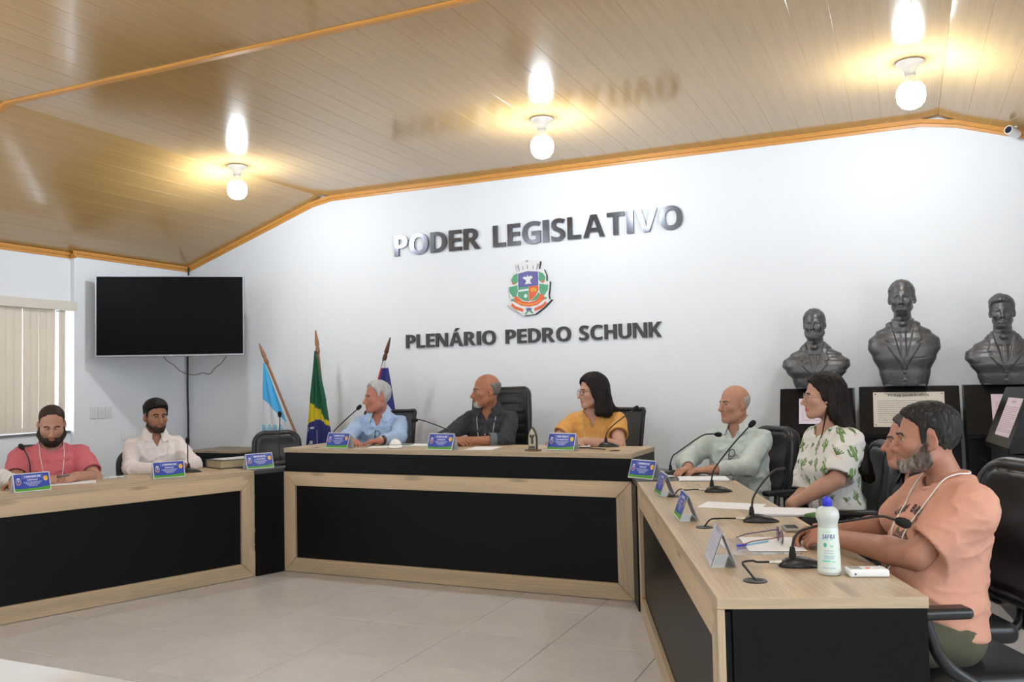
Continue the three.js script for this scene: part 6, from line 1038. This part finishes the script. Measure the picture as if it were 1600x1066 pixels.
// woman in the cactus blouse
{
  const cactus = (u, v) => {
    const cw = 0.062, ch = 0.084, j = Math.floor(v / ch), off = (j & 1) * 0.5, i = Math.floor(u / cw + off), h1 = hash3(i, j, 1), h2 = hash3(i, j, 2), x0 = (u / cw + off - i - 0.5) * cw + (h1 - 0.5) * 0.018, y0 = (v / ch - j - 0.5) * ch + (h2 - 0.5) * 0.02, an = (h1 - 0.5) * 0.7, x = (x0 * Math.cos(an) + y0 * Math.sin(an)) / 0.8, y = (-x0 * Math.sin(an) + y0 * Math.cos(an)) / 0.8; 
    const cap = (ax, ay, bx, by, r) => { const px = x - ax, py = y - ay, dx = bx - ax, dy = by - ay, t = clamp((px * dx + py * dy) / (dx * dx + dy * dy), 0, 1); return Math.hypot(px - dx * t, py - dy * t) - r; };
    if (hash3(i, j, 7) < 0.6) { const d = Math.min(cap(0, -0.036, 0, 0.036, 0.0072), cap(-0.017, -0.004, -0.017, 0.022, 0.0048), cap(-0.017, -0.006, 0, -0.014, 0.004), cap(0.016, 0.004, 0.016, 0.03, 0.0046), cap(0.016, 0.002, 0, -0.006, 0.004)); if (d < 0) return d < -0.0042 ? [0.23, 0.36, 0.10] : [0.09, 0.20, 0.045]; }
    else { for (let k = -3; k <= 3; k++) if (cap(0, -0.018, k * 0.008, 0.014 - Math.abs(k) * 0.002, 0.0018) < 0) return [0.10, 0.16, 0.05]; if (y < -0.018 && y > -0.027 && Math.abs(x) < 0.02) return [0.68, 0.55, 0.47]; }
    return [0.70, 0.69, 0.66];
  };
  const a = person({ label: 'woman with long dark hair and glasses in a white cactus-print blouse', female: true, headAt: [0.975, 1.334, 1.86], turn: -0.9, lean: 0.06, s: 1.07, hs: 1.0, head: [-0.42, 0.02, 0], skin: [0.54, 0.285, 0.19], lips: [0.42, 0.06, 0.07], hairC: [0.012, 0.007, 0.006], hairVar: 0.5, browR: 0.0026, neck: 0.044, headCell: 0.0036, kneeZ: 0.36,
    hair: { line: [[0, 0.072], [0.35, 0.066], [0.7, 0.045], [1.0, 0.02], [1.2, -0.03], [1.5, -0.05], [3.14, -0.1]], thick: (q, y) => lerp(0.013, 0.018, sst(0.02, 0.1, y)), strand: 0.0025, cover: 1 },
    longHair: (p) => { const f = blend(0.03, rcone([0.066, 0.05, -0.02], [0.07, -0.09, -0.04], 0.022, 0.03), rcone([-0.066, 0.05, -0.02], [-0.07, -0.09, -0.04], 0.022, 0.03), rcone([0, 0.02, -0.065], [0.0, -0.16, -0.085], 0.066, 0.058), rcone([0, -0.16, -0.085], [0.015, -0.30, -0.15], 0.058, 0.058), rcone([0.05, -0.08, -0.06], [0.07, -0.25, -0.12], 0.04, 0.04), rcone([0.015, -0.30, -0.15], [0.05, -0.44, -0.20], 0.06, 0.035), rcone([0.05, -0.25, -0.13], [0.10, -0.40, -0.17], 0.045, 0.028)); const st = rcone([0.068, -0.06, -0.005], [0.073, -0.2, 0.03], 0.006, 0.003), st2 = rcone([0.073, -0.2, 0.03], [0.07, -0.29, 0.075], 0.003, 0.0018); const g = placed((x, y, z) => Math.min(f(x, y, z) - 0.004 * noise(x * 90, y * 10, z * 90) - 0.003 * noise(x * 180, y * 18, z * 180), st(x, y, z), st2(x, y, z)), p.Hm); return { f: g, k: 0.02, lo: [p.hc[0] - 0.26, p.hc[1] - 0.5, p.hc[2] - 0.32], hi: [p.hc[0] + 0.26, p.hc[1] + 0.16, p.hc[2] + 0.2] }; },
    wl: [0.83, 0.785, 2.17], el: [1.045, 0.905, 2.09], wr: [0.80, 0.76, 2.0], poleL: [0.45, -1, -0.35], poleR: [-0.45, -1, -0.35], hl: { dir: [-0.2, -0.9, 0.1], curl: 0.5, size: 0.92, up: [-0.8, 0.2, 0.4] }, hr: { dir: [-0.2, -0.9, 0.3], curl: 0.5, size: 0.92, up: [-0.8, 0.2, 0.4] } });
  shirt(a, { name: 'blouse', sleeve: 'short', sleeveTo: 0.93, loose: 0.02, flare: 1.25, inf: 0.012, fold: [10, 6, 10, 0.007], neckR: 0.072, neckDrop: 0.01, bust: true, cell: 0.0048, vary: 0.02, joint: 0.02,
    pattern: (tx, ty, tz) => cactus(Math.atan2(tx, tz + 0.02) * 0.16, ty + 0.35 * Math.max(0, Math.abs(tx) - 0.16)), extra: (tx, ty, tz) => 0.010 * Math.exp(-Math.pow((Math.abs(tx) - 0.19 - 0.02 * Math.sin(ty * 60)) / 0.02, 2)) * sst(0.36, 0.28, ty) });
  eyewear(a, [0.55, 0.42, 0.36], 0.0013, 0.027, 0.023); badge(a, 0.03, 0.10, 0.06, 0.11, 0.2, -0.1);
  chairAt(taskChair, a, 'black leather office chair under the long-haired woman', 0.0, -0.42, a.o.seat - 0.05, 0, true, 0.33);
}
// man half hidden
{
  const a = person({ label: 'man in a dark polo mostly hidden behind the man in salmon', headAt: [1.405, 1.15, 2.66], turn: -1.15, lean: 0.05, s: 1.02, hs: 1.04, head: [-0.28, 0.0, 0], skin: [0.50, 0.23, 0.15], hairC: [0.06, 0.05, 0.045], hair: { line: STD, thick: () => 0.012 }, browC: [0.06, 0.045, 0.04],
    wl: [1.22, 0.72, 2.82], wr: [1.17, 0.72, 2.62], hl: { curl: 0.5 }, hr: { curl: 0.5 } });
  shirt(a, { name: 'polo_shirt', color: [0.012, 0.014, 0.02], sleeve: 'short', sleeveTo: 0.75, loose: 0.02, vee: 0.41, neckR: 0.063, vary: 0.1 }); collar(a, [0.012, 0.014, 0.02]);
  chairAt(taskChair, a, 'black leather office chair under the man hidden behind the salmon shirt', 0.05, 0, a.o.seat - 0.05, 0, false, 0.33);
}
// man in salmon
{
  const a = person({ label: 'man with a greying beard in a salmon t-shirt, hands clasped beside the bottle', headAt: [1.449, 1.232, 3.671], turn: -1.12, lean: -0.10, hf: 0.055, hh: 0.612, s: 0.98, hs: 0.955, neck: 0.053, belly: 0.025, wide: 0.0, shoulder: 0.157, armR: 1.12, head: [-0.38, 0.0, 0.0], skin: [0.42, 0.19, 0.118], hairC: [0.025, 0.02, 0.018], headCell: 0.0026, handCell: 0.003, hairVar: 0.45, bodyCell: 0.008, face: { nose: 1.05, fat: 0.002 }, browC: [0.04, 0.03, 0.025], trousers: [0.075, 0.072, 0.042], shorts: true, stubble: { line: [[0, -0.044], [0.25, -0.046], [0.5, -0.045], [0.85, -0.022], [1.1, 0.005], [1.3, 0.03]], color: [0.13, 0.095, 0.075], amt: 0.6 },
    hairCol: (x, y, z) => { const g = sst(0.1, 0.8, noise(x * 260, y * 50 + z * 40, z * 260)) * 0.22 + sst(0.02, -0.05, y) * 0.14; return [0.012 + 0.16 * g, 0.011 + 0.155 * g, 0.010 + 0.15 * g]; },
    hair: { line: [[0, 0.072], [0.45, 0.066], [0.75, 0.055], [1.0, 0.04], [1.13, -0.025], [1.3, -0.025], [1.45, 0.03], [1.65, 0.02], [1.85, -0.03], [2.4, -0.06], [3.14, -0.068]], thick: (q, y, x, z) => lerp(0.005, 0.015, sst(0.03, 0.1, y)) + 0.006 * sst(0.03, 0.08, z) * sst(0.05, 0.09, y), strand: 0.002 },
    beard: { line: [[0, -0.048], [0.25, -0.05], [0.5, -0.052], [0.85, -0.032], [1.1, -0.005], [1.25, 0.02]], thick: 0.003, color: (x, y, z) => { const g = sst(-0.02, -0.1, y) * 0.5 + sst(0.03, 0.08, z) * 0.4; return [lerp(0.055, 0.24, g), lerp(0.04, 0.205, g), lerp(0.032, 0.18, g)]; }, vary: 0.6, low: 0.122 },
    wl: [1.12, 0.852, 3.53], wr: [1.10, 0.856, 3.41], el: [1.40, 0.868, 3.84], poleL: [1, -0.6, 0], poleR: [-1, -0.6, 0], hl: { dir: [-0.85, 0.0, -0.25], up: [0.0, 0.85, 0.55], curl: 0.72, size: 1.05, thumbDrop: 0.0 }, hr: { dir: [-0.8, 0.02, 0.3], up: [0.05, 0.85, -0.5], curl: 0.7, size: 1.05, thumbDrop: 0.0 } });
  shirt(a, { name: 'tshirt', color: [0.55, 0.275, 0.19], sleeve: 'short', sleeveTo: 0.76, loose: 0.019, flare: 1.1, inf: 0.013, fold: [5, 11, 5, 0.0065], neckR: 0.064, hem: -0.03, joint: 0.06, cell: 0.0062, vary: 0.035, extra: (x, y, z) => 0.0 });
  lanyard(a, 0.16, [0.72, 0.70, 0.66], 0.0026, 0.07);
  { const up = nrm3(sub3(a.tp(0, 1, 0), a.tp(0, 0, 0))), fw = nrm3(sub3(a.tp(0, 0, 1), a.tp(0, 0, 0))), rt = nrm3(sub3(a.tp(1, 0, 0), a.tp(0, 0, 0)));
    const draw = (ink) => (g, w, h) => { g.fillStyle = ink ? '#000' : '#1d1a24'; g.fillRect(0, 0, w, h); g.fillStyle = ink ? '#fff' : '#1d1a24'; g.font = 'bold 62px sans-serif'; g.textAlign = 'center'; [...'NEW BRAND'].forEach((ch, i) => { const q = (i - 4) * 0.17; g.save(); g.translate(w / 2 + Math.sin(q) * 250, 300 - Math.cos(q) * 230); g.rotate(q); g.fillText(ch, 0, 0); g.restore(); }); if (ink) { g.fillStyle = '#999'; g.beginPath(); g.moveTo(150, 235); g.lineTo(215, 160); g.lineTo(250, 200); g.lineTo(300, 140); g.lineTo(370, 235); g.fill(); g.fillStyle = '#000'; g.fillRect(190, 205, 140, 8); } else { g.fillStyle = '#4a3f44'; g.fillRect(130, 135, 260, 110); } };
    const al = canvasTex(512, 256, draw(true)); al.colorSpace = THREE.NoColorSpace; part(a.t, 'chest_print', sheet(a.shirtF, a.tp(0.01, 0.325, 0.34), rt, up, fw.map((q) => -q), 0.30, 0.15, 40, 22, 0.0022), M({ map: canvasTex(512, 256, draw(false)), alphaMap: al, transparent: true, roughness: 0.85, side: THREE.DoubleSide }));
    const rp = []; for (let i = 0; i < 24; i++) { const q = i / 24 * 6.283, dir = [Math.sin(q), 0, Math.cos(q)]; let p = [Math.sin(q) * 0.068, 0.45 + 0.012 * -Math.cos(q), Math.cos(q) * 0.071 + 0.002]; for (let m = 0; m < 40 && a.shirtF(...a.tp(...p)) < -0.002; m++) p[1] += 0.002; rp.push(a.tp(...p)); } part(a.t, 'neck_band', tube(rp, 0.008, 60, 8, true), M({ color: C(0.54, 0.268, 0.186), roughness: 0.88 })); }
  chairAt(taskChair, a, 'black leather office chair under the man in the salmon shirt', 0.07, 0.02, a.o.seat - 0.055, 0, true, 0.43, 0.27, 0.03);
}
taskChair('empty black leather office chair at the corner beside the flags', -3.82, 0.62, 0.72, 0.42, 0, true, 0.37);
// ---------- bronze busts ----------
{
  const bronze = M({ color: C(0.115, 0.115, 0.12), roughness: 0.40, metalness: 0.55 });
  function bust(label, x, z, y, chin, hs, w, hair, beard, face, yaw) {
    const t = thing('bust', label, 'bust', [x, y, z], 0, 'bronze busts on the granite pedestals');
    const sh = chin - 0.145, k = sh / 0.33, head = headField(face), Hm = new THREE.Matrix4().makeTranslation(0, chin + 0.117 * hs, 0.02).multiply(new THREE.Matrix4().makeRotationY(yaw)).multiply(new THREE.Matrix4().makeScale(hs, hs, hs));
    const hF = hairField(head, hair), bF = beard && beardField(head, beard), hp = placed((a, b, c) => { let d = Math.min(head(a, b, c), hF(a, b, c)); if (bF) d = Math.min(d, bF(a, b, c)); return d * hs; }, Hm);
    const sl = [[-0.01, 0.150, 0.10, 0.0], [sh * 0.3, 0.172, 0.105, 0.004], [sh * 0.58, w * 0.88, 0.118, 0.006], [sh * 0.76, w, 0.118, 0], [sh * 0.92, w * 0.98, 0.105, -0.005], [sh + 0.03, w * 0.76, 0.088, -0.01], [sh + 0.08, 0.115, 0.076, -0.012], [sh + 0.125, 0.068, 0.065, -0.005]];
    const I = new THREE.Matrix4(), tor = torsoField(sl, I, 1, 0), neck = rcone([0, sh + 0.02, -0.015], [0, chin + 0.05, 0.0], 0.066, 0.056);
    const col = (a, b, c) => Math.abs(Math.hypot(a, (c + 0.012) * 0.95) - 0.071 - 0.012 * clamp((sh + 0.1 - b) / 0.06, 0, 1.5)) - 0.006, V0 = sh * 0.34;
    const f = (a, b, c) => {
      let d = tor(a, b, c); const X = Math.abs(a);
      if (c > 0 && d < 0.06) { // jacket relief: opening, lapels, waistcoat front and tie
        const open = (b - V0) * 0.24, lap = open + 0.012 + 0.055 * sst(V0, sh * 0.9, b) - 0.03 * sst(sh * 0.9, sh + 0.05, b), inV = b > V0 ? sst(0.004, -0.004, X - open) : 0, inL = b > V0 ? sst(0.006, -0.002, X - lap) * (1 - inV) : 0;
        const notch = sst(0.012, 0.004, Math.abs(b - sh * 0.78 - X * 0.3)) * sst(lap - 0.03, lap - 0.01, X) * inL; d -= 0.007 * inL - 0.008 * notch - 0.005 * inV; if (inV > 0) d -= 0.008 * sst(0.02, 0.013, X);
        const seam = Math.exp(-Math.pow(a / 0.003, 2)) * (b < V0 ? 1 : 0); d += 0.004 * seam; for (let i = 0; i < 2; i++) d -= 0.006 * sst(0.012, 0.006, Math.hypot(a, b - V0 * (0.35 + 0.45 * i))); d += 0.003 * Math.exp(-Math.pow((b - sh * 0.55 - 0.1 * (X - 0.1)) / 0.004, 2)) * sst(0.03, 0.0, Math.abs(a - 0.105) - 0.03);
      }
      d = smin(d, neck(a, b, c), 0.02); d = smin(d, Math.max(col(a, b, c), b - sh - 0.125 + 0.25 * Math.max(0, c), sh + 0.03 - b), 0.012);
      d = smin(d, Math.max(Math.hypot(a * 0.8, b - sh - 0.085, c - 0.076) - 0.02, -0.1), 0.012);
      d = smin(d, hp(a, b, c), 0.015); d = Math.max(d, -b); return d - 0.0006 * noise(a * 60, b * 60, c * 60) - 0.0005 * noise(a * 140, b * 140, c * 140);
    };
    part(t, 'figure', meshField(f, [-0.3, -0.01, -0.16], [0.3, chin + 0.30, 0.2], 0.0048), bronze);
    part(t, 'plinth', rbox(0.27, 0.012, 0.17, 0.003), bronze, [0, 0.0065, 0]);
    return t;
  }
  const must = (thick, side) => ({ line: [[0, -0.046], [0.25, -0.05], [0.36, -0.058], [0.44, -0.3]], thick, color: [0, 0, 0], low: side });
  bust('smaller bronze bust of a man with a full beard above the long-haired woman', 0.775, -0.02, 1.348, 0.372, 0.96, 0.245, { line: STD, thick: () => 0.010 }, { line: FULLBEARD, thick: 0.013, color: [0, 0, 0] }, {}, -0.05);
  bust('tallest bronze bust with a drooping moustache on the middle pedestal', 1.388, -0.02, 1.358, 0.510, 1.09, 0.243, { line: STD, thick: () => 0.009 }, must(0.017, 0.088), { jaw: 0.95 }, -0.05);
  bust('bronze bust with side-parted hair and moustache at the picture edge', 2.025, -0.02, 1.358, 0.392, 0.95, 0.245, { line: [[0, 0.062], [0.5, 0.058], [0.8, 0.05], [1.0, 0.035], [1.15, -0.012], [1.3, -0.012], [1.45, 0.03], [1.65, 0.02], [1.85, -0.035], [3.14, -0.078]], thick: (q, y, x) => 0.012 + 0.012 * sst(0.06, 0.1, y) * (x > 0 ? 0.4 : 1) }, must(0.014, 0.075), {}, -0.08);
}
renderer.render(scene, camera);
